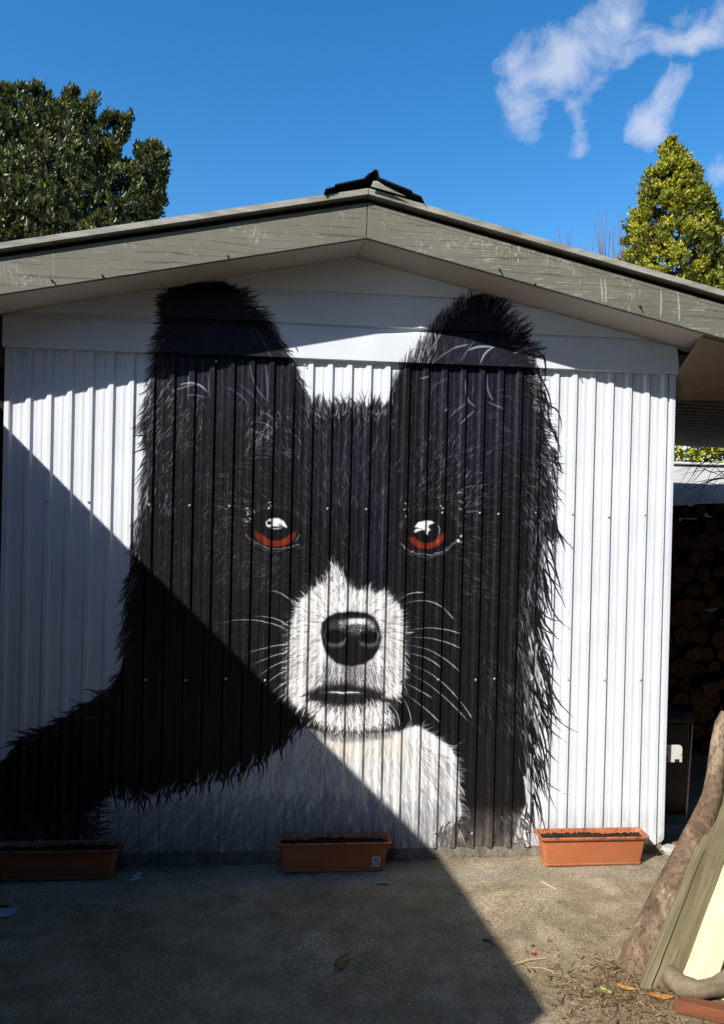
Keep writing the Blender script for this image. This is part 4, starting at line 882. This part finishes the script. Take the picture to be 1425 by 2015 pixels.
# ---------------------------------------------------------------- foliage
def leaf_mat(name, stops, rough=.38, spec=.5, sub=.0):
    k = NT(name); g = k.t.nodes.new('ShaderNodeAttribute'); g.attribute_name = 'tint'; c = k.ramp(g.outputs['Fac'], stops)
    k.done(c, rough, None, spec)
    tr = k.t.nodes.new('ShaderNodeBsdfTranslucent'); k.set(tr.inputs['Color'], k.mix(.35, c, (.30,.34,.02))); mxs = k.t.nodes.new('ShaderNodeMixShader'); mxs.inputs[0].default_value = .16
    out = [n for n in k.t.nodes if n.type == 'OUTPUT_MATERIAL'][0]; k.t.links.new(k.p.outputs[0], mxs.inputs[1]); k.t.links.new(tr.outputs[0], mxs.inputs[2]); k.t.links.new(mxs.outputs[0], out.inputs['Surface'])
    return k.m
def leaf_cloud(name, P, AXS, L, Wd, mat, parent, tint, per=7, spread=(.5,1.1), fold=.25, curl=.15, rs=None, tv=.10):
    """rosettes of folded leaves at points P with axes AXS (numpy)"""
    rs = rs or np.random.RandomState(3); n = len(P); P = np.repeat(P, per, 0); A = np.repeat(AXS, per, 0); tn = np.clip(np.repeat(tint, per)+rs.normal(0,tv,n*per), 0, 1); m = n*per
    A = A/np.linalg.norm(A, axis=1, keepdims=True)
    rv = rs.normal(size=(m,3)); s_ = np.cross(A, rv); s_ /= np.linalg.norm(s_, axis=1, keepdims=True)
    an = rs.uniform(*spread, m)[:,None]; d = A*np.cos(an)+s_*np.sin(an); P = P+A*rs.uniform(-.3,.6,(m,1))*L
    up = np.cross(s_, A); sd = np.cross(d, s_*np.cos(an)-A*np.sin(an)); sd /= np.linalg.norm(sd, axis=1, keepdims=True)+1e-9; nr = np.cross(sd, d)
    l = L*rs.uniform(.6,1.15,(m,1)); w = Wd*rs.uniform(.7,1.15,(m,1))
    b = P; t = P+d*l-nr*l*curl; m1 = P+d*l*.55
    lf = m1+sd*w*.5+nr*w*fold; rt = m1-sd*w*.5+nr*w*fold; q1 = P+d*l*.85+sd*w*.28+nr*w*fold*.4-nr*l*curl*.6; q2 = P+d*l*.85-sd*w*.28+nr*w*fold*.4-nr*l*curl*.6
    V = np.stack([b, rt, q2, t, q1, lf], 1).reshape(-1,3); base = np.arange(m)*6
    me = bpy.data.meshes.new(name); me.vertices.add(len(V)); me.vertices.foreach_set('co', V.ravel().astype(np.float32))
    F = np.concatenate([np.stack([base, base+1, base+2, base+3], 1), np.stack([base, base+3, base+4, base+5], 1)])
    me.loops.add(F.size); me.loops.foreach_set('vertex_index', F.ravel().astype(np.int32)); me.polygons.add(len(F)); me.polygons.foreach_set('loop_start', (np.arange(len(F))*4).astype(np.int32)); me.polygons.foreach_set('loop_total', np.full(len(F),4,np.int32)); me.update(calc_edges=True)
    at = me.attributes.new('tint', 'FLOAT', 'POINT'); at.data.foreach_set('value', np.repeat(tn, 6).astype(np.float32))
    me.materials.append(mat); o = bpy.data.objects.new(name, me); COL.objects.link(o)
    if parent: o.parent = parent
    return o
M_TRUNK = material('tree_bark', (.06,.045,.035), .95, .1, var=(.11,.09,.07), scale=8, stretch=(1,1,.25), bump=.6, bscale=25)
def pxw(x, y, Y): return np.array(onY(x, y, Y))
# broad glossy tree, upper left
Y1 = 8.2; px1 = (Y1-CAMP[1])/FPX
t1 = tag(empty('broadleaf_tree', (-3.6,Y1,zg(-3.6))), 'dark glossy broadleaf tree rising behind the left roof slope', 'tree'); o1 = np.array([-3.6,Y1,zg(-3.6)])
crown_px = [(-230,600),(-260,330),(-170,200),(-60,172),(0,162),(25,168),(30,185),(38,165),(46,162),(55,172),(62,170),(72,163),(85,168),(86,180),(98,178),(103,192),(98,208),(110,202),(120,190),(128,178),(136,166),(148,168),(155,180),(152,202),(162,202),(172,192),(178,184),(186,178),(192,190),(195,202),(190,217),(182,230),(186,240),(200,234),(206,222),(215,220),(225,225),(232,216),(242,228),(250,222),(262,220),(264,232),(256,246),(252,262),(254,275),(246,286),(238,298),(232,309),(240,316),(252,317),(262,320),(268,312),(264,297),(264,284),(275,282),(285,289),(292,280),(305,280),(315,288),(330,295),(337,305),(330,318),(334,332),(326,345),(328,362),(320,372),(326,382),(324,400),(328,410),(318,418),(314,432),(308,445),(300,480),(296,600)]
CP = np.array(crown_px, float)
def in_poly(P):
    r_ = np.zeros(len(P), bool); n = len(CP)
    for i in range(n):
        (x1,y1),(x2,y2) = CP[i], CP[(i+1)%n]
        if y1 != y2: r_ ^= ((y1 > P[:,1]) != (y2 > P[:,1])) & (P[:,0] < (x2-x1)*(P[:,1]-y1)/(y2-y1)+x1)
    return r_
def edge_dist(P):
    d_ = np.full(len(P), 1e9); n = len(CP)
    for i in range(n):
        a_, b_ = CP[i], CP[(i+1)%n]; ab = b_-a_; h = np.clip(((P-a_)@ab)/(ab@ab), 0, 1); d_ = np.minimum(d_, np.hypot(*(P-a_-h[:,None]*ab).T))
    return d_
rs = np.random.RandomState(8)
q = np.stack([rs.uniform(-260,340,26000), rs.uniform(160,600,26000)], 1); q = q[in_poly(q+[0,-7]) & in_poly(q+[0,3])]
ed = edge_dist(q); half = np.minimum(1.25, ed*px1*.9+.12); dep = rs.uniform(-1,1,len(q))*half
P3 = np.array([pxw(x, y, Y1+dd) for (x, y), dd in zip(q, dep)])
f_ = np.sin(P3[:,0]*7.1+1.3*np.sin(P3[:,2]*5))*np.sin(P3[:,1]*6.3+P3[:,2]*2.2)*np.sin(P3[:,2]*6.7+P3[:,0]*2.9)
keep = (f_ > -.18) | (rs.rand(len(f_)) < .22) | (ed < 16); keep &= (dep < half*.55) & (rs.rand(len(f_)) < np.where(ed < 25, .75, .46))
Ps = P3[keep]; n = len(Ps); As = np.stack([.25*rs.normal(size=n)+.1, -.25+.3*rs.normal(size=n), .9+.25*rs.normal(size=n)], 1)
Ts = np.clip(.20+.22*f_[keep]+rs.beta(2,4,n)*.5, 0, 1)
yl = rs.choice(n, 14, replace=False)
for i in yl: Ts[np.linalg.norm(Ps-Ps[i], axis=1) < .12] += .45
bk = (dep > half*.2) & (ed > 22) & (rs.rand(len(ed)) < .62)          # deep leaves tinted near-black, shade painted into their colour
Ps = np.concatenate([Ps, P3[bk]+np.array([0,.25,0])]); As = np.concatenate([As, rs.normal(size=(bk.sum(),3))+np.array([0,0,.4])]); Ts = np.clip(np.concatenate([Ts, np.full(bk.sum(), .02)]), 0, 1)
lobes = [(45,330,0,0),(-70,360,0,0),(150,300,0,0),(205,320,0,0),(235,390,0,0),(280,380,0,0),(60,440,0,0),(180,230,0,0),(140,210,0,0),(75,210,0,0)]
M_LEAF1 = leaf_mat('glossy_leaf', [(0.,(.010,.015,.005)),(.35,(.055,.070,.022)),(.62,(.16,.175,.055)),(.8,(.20,.20,.04)),(1.,(.50,.40,.045))], .40, .45)  # near-black low stops paint shade inside the crown
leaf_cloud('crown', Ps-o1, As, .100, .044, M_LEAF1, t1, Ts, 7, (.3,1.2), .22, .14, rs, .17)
mb = MB(); rnl = random.Random(2)
mb.tube([(0,0,-.1),(.05,0,1.2),(-.05,.1,2.6),(0,.05,4.2),(.1,0,6)], [.17,.14,.12,.08,.03], 10, squash=.15)
mb.build('trunk', M_TRUNK, t1)
for (x, y, r, dn_) in lobes:
    e = pxw(x, y, Y1)-o1; s0 = np.array([0,.02,max(1.5,e[2]-1.6)]); mid = (s0+e)/2+np.array([0,0,-.2]); MB().tube([s0, mid, e], [.04,.025,.01], 6).build('limb', M_TRUNK, t1)
# upright stems showing in the crown's edge
# conical yellow-green tree, right
Y2 = 8.6; px2 = (Y2-CAMP[1])/FPX; ax2 = pxw(1318, 300, Y2)
o2 = np.array([ax2[0],Y2,zg(5)]); t2 = tag(empty('conical_tree', tuple(o2)), 'yellow-green conical evergreen standing behind the right roof slope', 'tree')
prof2 = [(275,0),(300,12),(340,34),(390,56),(440,76),(490,90),(530,97),(570,110),(640,118),(760,128),(900,120)]
rs = np.random.RandomState(4); Ps = []; As = []; Ts = []
ncl = 430
for i in range(ncl):
    y = 278+ (rs.rand()**.8)*430; r = np.interp(y, [p[0] for p in prof2], [p[1] for p in prof2])
    a = rs.uniform(-math.pi*1.05, .15) if rs.rand() < .8 else rs.uniform(0, 2*math.pi)
    rad = r*px2*rs.uniform(.74,1.02); c = pxw(1318+(y-300)*.02, y, Y2)+np.array([math.cos(a)*rad, math.sin(a)*rad, 0])
    out = np.array([math.cos(a), math.sin(a), .35]); cr = rs.uniform(.09,.19)*min(1, .4+(y-278)/110); n = int(16*(cr/.13)**2)+5
    d = rs.normal(size=(n,3)); d /= np.linalg.norm(d,axis=1,keepdims=True); d = d*.8+out*.45
    Ps.append(c+d*cr*rs.uniform(.5,1,(n,1))); As.append(d*.7+np.array([0,0,.55])+out*.3); Ts.append(np.full(n, rs.beta(2.4,2.4))*.66+rs.rand(n)*.32)
for (x, y, r) in ((1398,545,38),(1420,560,40),(1380,520,30),(1255,560,30)):
    c = pxw(x, y, Y2); n = 90; d = rs.normal(size=(n,3)); d /= np.linalg.norm(d,axis=1,keepdims=True); Ps.append(c+d*r*px2*rs.uniform(.5,1,(n,1))); As.append(d+np.array([0,0,.5])); Ts.append(rs.beta(3,2,n))
# inner leaves tinted dark as painted shade, also hiding sky through the middle
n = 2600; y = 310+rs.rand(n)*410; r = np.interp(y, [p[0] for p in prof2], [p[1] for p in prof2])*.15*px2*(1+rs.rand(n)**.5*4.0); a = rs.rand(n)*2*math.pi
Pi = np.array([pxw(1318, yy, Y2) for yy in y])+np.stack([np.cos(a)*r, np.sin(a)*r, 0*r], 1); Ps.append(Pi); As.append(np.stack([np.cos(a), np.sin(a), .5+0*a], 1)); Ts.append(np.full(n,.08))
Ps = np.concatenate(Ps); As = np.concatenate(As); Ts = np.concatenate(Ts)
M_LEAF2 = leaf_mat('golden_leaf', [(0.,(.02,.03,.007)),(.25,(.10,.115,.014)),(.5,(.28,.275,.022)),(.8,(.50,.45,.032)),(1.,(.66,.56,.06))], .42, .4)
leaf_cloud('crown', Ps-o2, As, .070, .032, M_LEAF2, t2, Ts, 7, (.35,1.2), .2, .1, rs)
MB().tube([(0,0,-.1),(0,.02,2),(.02,0,4),(0,0,6.4)], [.12,.1,.06,.015], 10, squash=.12).build('trunk', M_TRUNK, t2)
# bare red-stemmed shrub between the roof and the conical tree
M_TWIG = material('red_twig', (.16,.085,.075), .8, .2, var=(.22,.13,.11), scale=20)
b0 = onY(1180, 640, 8.0); bs = tag(empty('bare_shrub', (b0.x,8.0,zg(4))), 'leafless shrub of thin reddish stems behind the right roof edge', 'shrub')
rn = random.Random(9)
tips = [(1098,444,1112,520),(1118,455,1112,520),(1124,450,1116,530),(1155,465,1160,540),(1165,460,1168,540),(1169,432,1192,560),(1176,414,1186,560),(1184,412,1190,560),(1196,410,1192,560),(1201,430,1190,560),(1178,445,1184,560),(1205,450,1205,560),(1210,445,1206,560),(1217,460,1214,560),(1199,470,1202,560),(1216,416,1230,560),(1222,430,1228,560),(1140,480,1146,560),(1408,440,1395,640),(1400,420,1392,640),(1418,470,1402,640),(1424,500,1410,640),(1415,520,1405,640),(1150,480,1152,560),(1213,480,1208,560),(1188,440,1186,560)]
for (xa, ya, xb, yb) in tips:
    p2_, p1_ = onY(xa, ya, 8.0+rn.uniform(-.2,.2)), onY(xb, yb, 8.0)
    q = [Vector((p1_.x*.6+b0.x*.4, 8.0, .0)), Vector((p1_.x, 8.0, p1_.z-1.0)), p1_, (p1_+p2_)/2+Vector((rn.uniform(-.03,.03),0,0)), p2_]
    MB().tube([v_-Vector((b0.x,8.0,zg(4))) for v_ in q], [.014,.011,.009,.007,.003], 5).build('stem', M_TWIG, bs)
# hedge seen under the lean-to, above the white wall
hg = tag(empty('hedge', (7.5,7.6,zg(7))), 'sunlit yellow-green hedge above the white wall under the lean-to roof', 'hedge'); oh = np.array([7.5,7.6,zg(7)])
rs = np.random.RandomState(12); n = 5200; P = np.stack([rs.uniform(4.4,9.5,n), 7.6+rs.uniform(-.35,.35,n), np.where(rs.rand(n) < .6, rs.uniform(2.1,3.3,n), rs.uniform(.2,2.2,n))], 1); Aa = np.stack([rs.normal(0,.5,n), -.7+rs.normal(0,.3,n), .6+rs.normal(0,.3,n)], 1)
leaf_cloud('foliage', P-oh, Aa, .085, .04, M_LEAF2, hg, rs.beta(3,2,n), 6, (.3,1.2), .2, .1, rs)
for x in (5.0,6.2,7.4,8.6): MB().tube([(x-7.5,0,-.1),(x-7.45,.02,1.4),(x-7.5,0,2.6)], [.05,.04,.015], 7).build('stem', M_TRUNK, hg)
# drooping dry stems in front of the white wall
ds = tag(empty('dry_bush', (5.5,4.6,zg(5.5))), 'drooping dark dry stems hanging in front of the white wall', 'bush'); rn = random.Random(31); od = Vector((5.5,4.6,zg(5.5)))
M_DRY = material('dry_stem', (.05,.035,.025), .9, .1)
for k in range(22):
    a_ = onY(rn.uniform(1395,1480), rn.uniform(880,960), 4.6); b_ = onY(rn.uniform(1322,1385), a_.z*0+rn.uniform(900,990), 4.5+rn.uniform(-.2,.2))
    c_ = (a_+b_)/2+Vector((0,0,rn.uniform(.02,.12)))
    MB().tube([Vector((7.0,4.65,zg(5.5)+.05))-od, Vector((a_.x+1.0,4.65,a_.z-.35))-od, Vector((a_.x+.35,4.62,a_.z+.03))-od, a_-od, c_-od, b_-od], [.009,.007,.006,.005,.0035,.0018], 5).build('stem', M_DRY, ds)

# ---------------------------------------------------------------- timber leaning at the right edge
def wood_mat(name, a, b, ring=(1,1,1), stain=None, sc=9, moss=0.):
    k = NT(name); g = k.noise(k.mp(tuple(q*sc*(1 if q > .5 else .5) for q in ring)), 4, 6, .7, .3); c = k.mix(k.ramp(g, [(.35,0.),(.65,1.)]), a, b)
    c = k.mix(k.ramp(k.noise(k.mp((1,1,.25)), 18, 5, .65), [(.45,0.),(.72,.55)]), c, tuple(.6*q for q in a))
    if stain: c = k.mix(k.ramp(k.noise(k.mp((9,9,.5)), 2.4, 4, .6), [(.52,0.),(.62,.6)]), c, stain)
    if moss: c = k.mix(k.math('MULTIPLY', k.ramp(k.noise(k.mp((1,1,.5)), 6, 5, .6), [(.42,0.),(.62,1.)]), moss), c, (.13,.14,.045))
    c = k.mix(k.ramp(k.noise(k.mp((1,1,1)), 70, 3, .7), [(.66,0.),(.76,.6)]), c, (.06,.05,.04))
    return k.done(c, .85, k.bump(g, .12, .004), .2)
M_OLD = wood_mat('old_plank', (.13,.105,.062), (.27,.225,.14), (1,1,.12), None, 14, .3); M_NEW = wood_mat('fresh_plank', (.62,.52,.30), (.72,.64,.42), (1,1,.08), (.60,.36,.26), 10)
def bark_mat():
    k = NT('smooth_bark'); n1 = k.noise(k.mp((1,1,.35)), 11, 6, .65, .5); c = k.ramp(n1, [(.3,(.075,.048,.032)),(.5,(.20,.135,.088)),(.68,(.38,.29,.205))])
    c = k.mix(k.ramp(k.noise(k.mp((1,1,.4)), 70, 5, .75, .8), [(.46,0.),(.62,.85)]), c, (.06,.038,.026)); return k.done(c, .88, k.bump(k.noise(k.mp((1,1,.5)), 34, 5, .7), .7, .01), .2)
M_BARK2 = bark_mat()
def pline(pts):        # (x,y,Y) measured points -> world
    return [onY(x, y, Y) for x, y, Y in pts]
# leaning log: thick foot, bend, narrowing to a cut top
bfoot = ong(1243, 1912); Yf = bfoot.y
cl = [(1238,1922,Yf),(1262,1870,Yf+.03),(1296,1800,Yf+.07),(1330,1732,Yf+.11),(1360,1672,Yf+.15),(1384,1618,Yf+.18),(1402,1570,Yf+.20),(1408,1520,Yf+.22),(1413,1465,Yf+.23),(1421,1425,Yf+.25),(1428,1402,Yf+.26)]
pts = pline(cl); pts[0].z = zg(2.7)-.01
rad = [.060,.062,.063,.061,.058,.051,.042,.035,.031,.030,.020]
fine_p = []; fine_r = []
for i in range(len(pts)-1):
    for t in (0,.25,.5,.75): fine_p.append(pts[i].lerp(pts[i+1], t)); fine_r.append(rad[i]*(1-t)+rad[i+1]*t)
fine_p.append(pts[-1]); fine_r.append(rad[-1])
off = pts[0].copy()
lg = MB().tube([p-off for p in fine_p], fine_r, 16, squash=.07, seed=6).build('leaning_log', M_BARK2, None, True); lg.location = off
tag(lg, 'thick brown barked log leaning up to the right, nearest the planters', 'log')
def plank(name, foot, top, w, th, mat, label, notch=None, twist=0.):
    """plank from foot to top, w across the view, th thick"""
    f, t = Vector(foot), Vector(top); ax = (t-f).normalized(); view = (f-Vector(CAMP)).normalized(); side = ax.cross(view).normalized()
    if side.x < 0: side = -side
    nrm = side.cross(ax).normalized()
    if nrm.y > 0: nrm = -nrm
    side = (side*math.cos(twist)+nrm*math.sin(twist)).normalized(); nrm = side.cross(ax).normalized()
    L = (t-f).length; Mx = Matrix((side, nrm, ax)).transposed().to_4x4(); Mx.translation = f
    n = 12; mb = MB(); rn = random.Random(int(f.x*1000)); vs_ = []
    for i in range(n+1):
        s_ = L*i/n; lo = 0.0
        if notch and s_ > notch: lo = notch_w
        j = rn.uniform(-.0015,.0015); vs_ += [(lo+j,-th,s_),(w+j,-th,s_),(w+j,0,s_),(lo+j,0,s_)]
    fs = [(0,3,2,1),(4*n,4*n+1,4*n+2,4*n+3)]
    for i in range(n):
        for j in range(4): fs.append((4*i+j, 4*i+(j+1)%4, 4*i+4+(j+1)%4, 4*i+4+j))
    o = mb.add(vs_, fs).build(name, mat); bevel(o, .0025, 1); o.matrix_world = Mx
    return tag(o, label, 'plank')
notch_w = .0
def top_at(foot, x, y, dY): return onY(x, y, foot.y+dY)
f1 = ong(1256,1945); f1.z = zg(2.8)+.004; tp = top_at(f1, 1440, 1500, .34)
f1.x += .03; plank('old_plank', f1, tp, .150, .045, M_OLD, 'broad weathered grey-green plank leaning next to the log', twist=-.45)
fb = ong(1262,1948); fb.z = zg(2.8)+.004; fb.y += .005; plank('old_batten', fb, top_at(fb, 1372, 1662, .21), .034, .045, M_OLD, 'short grey batten with a cut top, lying along the left edge of the broad plank', twist=-.3)
f1b = top_at(f1, 1352, 1690, .16); tp2 = top_at(f1, 1452, 1440, .38)
f2 = ong(1332,1948); f2.z = zg(2.8)+.004; plank('pale_plank', f2, top_at(f2, 1478, 1560, .32), .112, .030, M_NEW, 'pale yellow fresh plank with a pink streak, leaning in full sun', twist=.15)
f25 = ong(1384,1956); f25.z = zg(2.9)+.003; plank('old_batten', f25, top_at(f25, 1520, 1590, .33), .028, .034, M_OLD, 'thin olive-brown batten between the two pale planks', twist=.1)
f3 = ong(1406,1962); f3.z = zg(2.9)+.004; plank('pale_plank', f3, top_at(f3, 1545, 1590, .32), .140, .024, M_NEW, 'second pale plank, at the right edge of the picture behind the curved branch', twist=.1)
# rail the timber rests on (out of view to the right)
rk = tag(empty('timber_rail', (3.72,-.75,zg(3.2))), 'low timber rail holding up the leaning planks at the right', 'rail')
for x in (-.02, 1.2): MB().box(x-.04,x+.04,.07,.15,0,1.0).build('post', M_POST, rk)
MB().box(-.1,1.3,.03,.068,.86,.95).build('rail', M_POST, rk)
# curved branch lying in front
cpts = [ong(1302,1932), ong(1330,1948), ong(1365,1956), ong(1400,1950), ong(1440,1936), ong(1480,1925)]
for p in cpts: p.z = zg(p.x)+.042; p.y -= .04
cpts[0].z += .02; cpts[4].z += .02; cpts[5].z += .05
fp = []
for i in range(len(cpts)-1):
    for t in (0,.25,.5,.75): fp.append(cpts[i].lerp(cpts[i+1], t))
fp.append(cpts[-1]); o = MB().tube([p-cpts[0] for p in fp], [.036+.004*math.sin(i*.5) for i in range(len(fp))], 14, squash=.06, seed=3).build('curved_branch', wood_mat('grey_branch', (.16,.125,.08), (.26,.21,.14), (.4,1,1), None, 20), None, True); o.location = cpts[0]
tag(o, 'grey-brown curved branch lying across the feet of the pale planks', 'branch')
# red-brown timber offcut in the corner
q = [ong(1318,1985), ong(1440,2012)]; d = (q[1]-q[0]); d.z = 0; d.normalize(); s_ = Vector((d.y,-d.x,0))
o = MB().add([(*(v_),) for v_ in [(0,0,0),(.36,0,0),(.36,.07,0),(.02,.07,0),(0,.01,.042),(.36,.005,.046),(.36,.066,.044),(.03,.062,.038)]], [(0,3,2,1),(4,5,6,7),(0,1,5,4),(1,2,6,5),(2,3,7,6),(3,0,4,7)]).build('timber_offcut', material('red_timber', (.13,.045,.022), .85, .2, var=(.24,.085,.04), scale=12, stretch=(.3,2,2), bump=.4)); o.location = (q[0].x, q[0].y-.03, zg(2.8)+.004); o.rotation_euler = (0,0,math.atan2(d.y,d.x)); bevel(o,.004,1)
tag(o, 'short red-brown timber offcut on the ground in the lower right corner', 'offcut')
# small stones and brick at the foot of the corner
for i, (x, y, s_, lab_) in enumerate(((1322,1678,.045,'pale broken stone on the ground behind the log, by the garage corner'),(1338,1668,.035,'smaller brown stone beside the garage corner, behind the log'))):
    p = ong(x, y); rn = random.Random(i); vs_ = []; nn = 7
    for zz, rr_ in ((0,.9),(.35,1.),(.75,.75)):
        for j in range(nn): a = 2*math.pi*j/nn; r_ = s_*rr_*rn.uniform(.75,1.15); vs_.append((math.cos(a)*r_*1.3, math.sin(a)*r_, zz*s_))
    fs = [tuple(range(nn-1,-1,-1)), tuple(range(2*nn,3*nn))]+[(k*nn+j, k*nn+(j+1)%nn, (k+1)*nn+(j+1)%nn, (k+1)*nn+j) for k in range(2) for j in range(nn)]
    o = MB().add(vs_, fs).build('stone', material('stone_%d' % i, ((.42,.40,.36),(.20,.10,.06))[i], .9, .2, var=((.5,.48,.44),(.28,.15,.09))[i], scale=15, bump=.5)); o.location = (p.x, p.y, zg(p.x)); tag(o, lab_, 'stone')

# ---------------------------------------------------------------- litter
M_CHIP = leaf_mat('chip', [(0.,(.05,.03,.018)),(.4,(.16,.095,.05)),(.7,(.30,.20,.10)),(1.,(.50,.38,.20))], .85, .2)
def chips(name, n, sampler, ln, label):
    rs = np.random.RandomState(len(name)+n); V = []; T = []
    F = []
    for i in range(n):
        p = sampler(rs); a = rs.rand()*math.pi*2; l = rs.uniform(*ln); w = l*rs.uniform(.12,.4) if rs.rand() < .7 else l*.07; l = l if w > l*.08 else l*1.9; d = Vector((math.cos(a),math.sin(a),rs.uniform(-.15,.25))); s_ = Vector((-math.sin(a),math.cos(a),rs.uniform(-.3,.3))); k = len(V); z = rs.uniform(.001,.007)
        c = Vector((p[0],p[1],zg(p[0])+z)); mid = Vector((0,0,rs.uniform(0,.004)))
        for (u_, v_) in ((-.5,-.3),(-.5,.3),(0,.5),(.5,.25),(.5,-.25),(0,-.5)): 
            q = c+d*l*u_+s_*w*v_+(mid if u_ == 0 else Vector()); q.z = max(q.z, zg(q.x)+.0006); V.append(tuple(q))
        F += [(k,k+5,k+2,k+1),(k+5,k+4,k+3,k+2)]; T += [rs.beta(1.9,1.9)]*6
    o = mesh_obj(name, V, F, M_CHIP); at = o.data.attributes.new('tint','FLOAT','POINT'); at.data.foreach_set('value', np.array(T,np.float32)); return tag(o, label, 'litter', kind='stuff')
def s_pile(rs):
    while True:
        x, y = rs.normal(1235,95), rs.normal(1950,45)
        if x > 985 and y < 2060: p = ong(x, y); return (p.x, p.y)
def s_wide(rs):
    x = rs.uniform(-200,1560); y = 1702+abs(rs.normal(0,180)); p = ong(x, min(y,2200)); return (p.x, p.y)
chips('wood_chips', 1500, s_pile, (.006,.034), 'brown bark and wood chips scattered round the foot of the log')
chips('dry_debris', 700, s_wide, (.004,.016), 'tiny dry flecks of straw and grit on the concrete yard')
def stick(x0, y0, x1, y1, r, col, label, name='stick', bend=.01):
    a, b = ong(x0,y0), ong(x1,y1); a.z = zg(a.x)+r; b.z = zg(b.x)+r; m_ = (a+b)/2+Vector((bend,bend,.002))
    o = MB().tube([Vector(), m_-a, b-a], [r,r*.9,r*.6], 6).build(name, material(name+'_'+str(x0), col, .85, .2)); o.location = a; return tag(o, label, 'stick')
stick(1066,1735,1096,1752,.003,(.55,.48,.33),'pale straw on the sunlit concrete below the right planter',bend=-.004)
stick(1012,1900,1075,1888,.005,(.42,.33,.20),'pale twig at the edge of the shadow, right of centre')
stick(1040,1906,1092,1916,.004,(.36,.27,.16),'thin twig lying just below the pale twig in the chips')
stick(742,1741,768,1743,.006,(.40,.35,.28),'short pale stick in the shade in front of the middle planter')
stick(950,1850,972,1862,.004,(.12,.09,.06),'short dark twig in the shade near the shadow edge')
stick(664,1890,688,1876,.004,(.30,.20,.11),'small bent twig beside the fallen brown leaf')
def leaf_thing(x, y, L, Wd, rot, col, label, lift=.012):
    p = ong(x, y); vs_ = []; n = 8
    for i in range(n+1):
        t = i/n; w = Wd*math.sin(math.pi*min(1,t*.93+.05))**.8; vs_ += [(L*(t-.5), -w/2, lift*(.4+abs(t-.5)*1.2)), (L*(t-.5), 0, lift*.25), (L*(t-.5), w/2, lift*(.6+abs(t-.5)))]
    fs = [f for i in range(n) for f in ((3*i,3*i+3,3*i+4,3*i+1),(3*i+1,3*i+4,3*i+5,3*i+2))]
    o = MB().add(vs_, fs).build('fallen_leaf', material('fallen_leaf_%d' % x, col, .6, .3, var=tuple(c*.6 for c in col), scale=30)); o.location = (p.x,p.y,zg(p.x)+.0015); o.rotation_euler = (0,0,rot); return tag(o, label, 'leaf')
leaf_thing(672,1903,.062,.036,.2,(.30,.17,.075),'curled brown leaf lying alone on the shaded concrete',.02)
leaf_thing(1192,1954,.05,.024,-.9,(.30,.36,.06),'yellow-green leaf lying among the wood chips')
leaf_thing(1232,1948,.075,.022,-.5,(.42,.22,.04),'orange-brown leaf by the foot of the old plank')
leaf_thing(1300,1965,.09,.03,-.3,(.40,.17,.035),'long orange leaf in front of the curved branch')
leaf_thing(1050,1880,.02,.012,.4,(.45,.06,.04),'tiny red leaf at the shadow edge')
leaf_thing(1352,1990,.08,.03,.1,(.45,.24,.05),'bright orange bark curl on the red-brown offcut')
# print lying on the ground at the left edge, second sheet under it
ps = ong(-28,1796); ca, cb_ = ong(45,1776), ong(42,1813)
M_PAPER = material('print_paper', (.50,.48,.62), .4, .4, var=(.42,.42,.55), scale=12)
prn = tag(empty('printed_photo', (ca.x-.105, (ca.y+cb_.y)/2, zg(.1)+.004)), 'glossy printed photo lying on the concrete at the left edge', 'photo print')
hw, hh = .105, .052
def sheetm(name, x0, x1, y0, y1, z, mat, par, th=.001): 
    n = 8; vs_ = []
    for i in range(n+1):
        x = x0+(x1-x0)*i/n; c = .006*(x/hw)**2; vs_ += [(x,y0,z+c),(x,y1,z+c*.7),(x,y1,z+c*.7+th),(x,y0,z+c+th)]
    fs = [(0,1,2,3),(4*n+3,4*n+2,4*n+1,4*n)]+[(4*i+j,4*i+4+j,4*i+4+(j+1)%4,4*i+(j+1)%4) for i in range(n) for j in range(4)]
    return MB().add(vs_, fs).build(name, mat, par)
sheetm('paper', -hw, hw, -hh, hh, 0, M_PAPER, prn)
sheetm('sky_band', -hw+.003, hw-.003, hh-.026, hh-.003, .0014, material('print_sky', (.14,.24,.27), .35, .4, var=(.22,.33,.34), scale=20), prn, .0003)
ob = MB().prism([(-.10,0),(-.02,-.002),(.062,-.004),(.070,-.012),(.03,-.026),(-.01,-.019),(-.05,-.012),(-.1,-.008)], 0, .0004).build('dark_shape', M_INK, prn); ob.rotation_euler = (R(-90),0,0); ob.location = (0,hh-.028,.0045)
ob.rotation_euler = (R(90),0,0); ob.scale = (1,1,1)
sh2 = sheetm('paper_sheet', -hw, hw-.04, -.02, .02, 0, material('plain_paper', (.30,.31,.33), .6, .3), None); sh2.location = (ca.x-.13, cb_.y-.035, zg(.1)+.002); tag(sh2, 'grey paper slip showing just below the printed photo', 'paper')
# white droppings / paint fleck
p = ong(268,1728); fk = empty('paint_fleck', (p.x,p.y,zg(p.x))); tag(fk, 'striped white paint fleck on the shaded concrete right of the left planter', 'paint fleck')
for i, (dx, dy, w_) in enumerate(((.004,.05,.020),(.0,.028,.030),(.006,.004,.026),(-.012,-.018,.022))): MB().box(dx-w_/2,dx+w_/2,dy-.005,dy+.005,.0008,.0018).build('stripe', M_WHITE, fk)
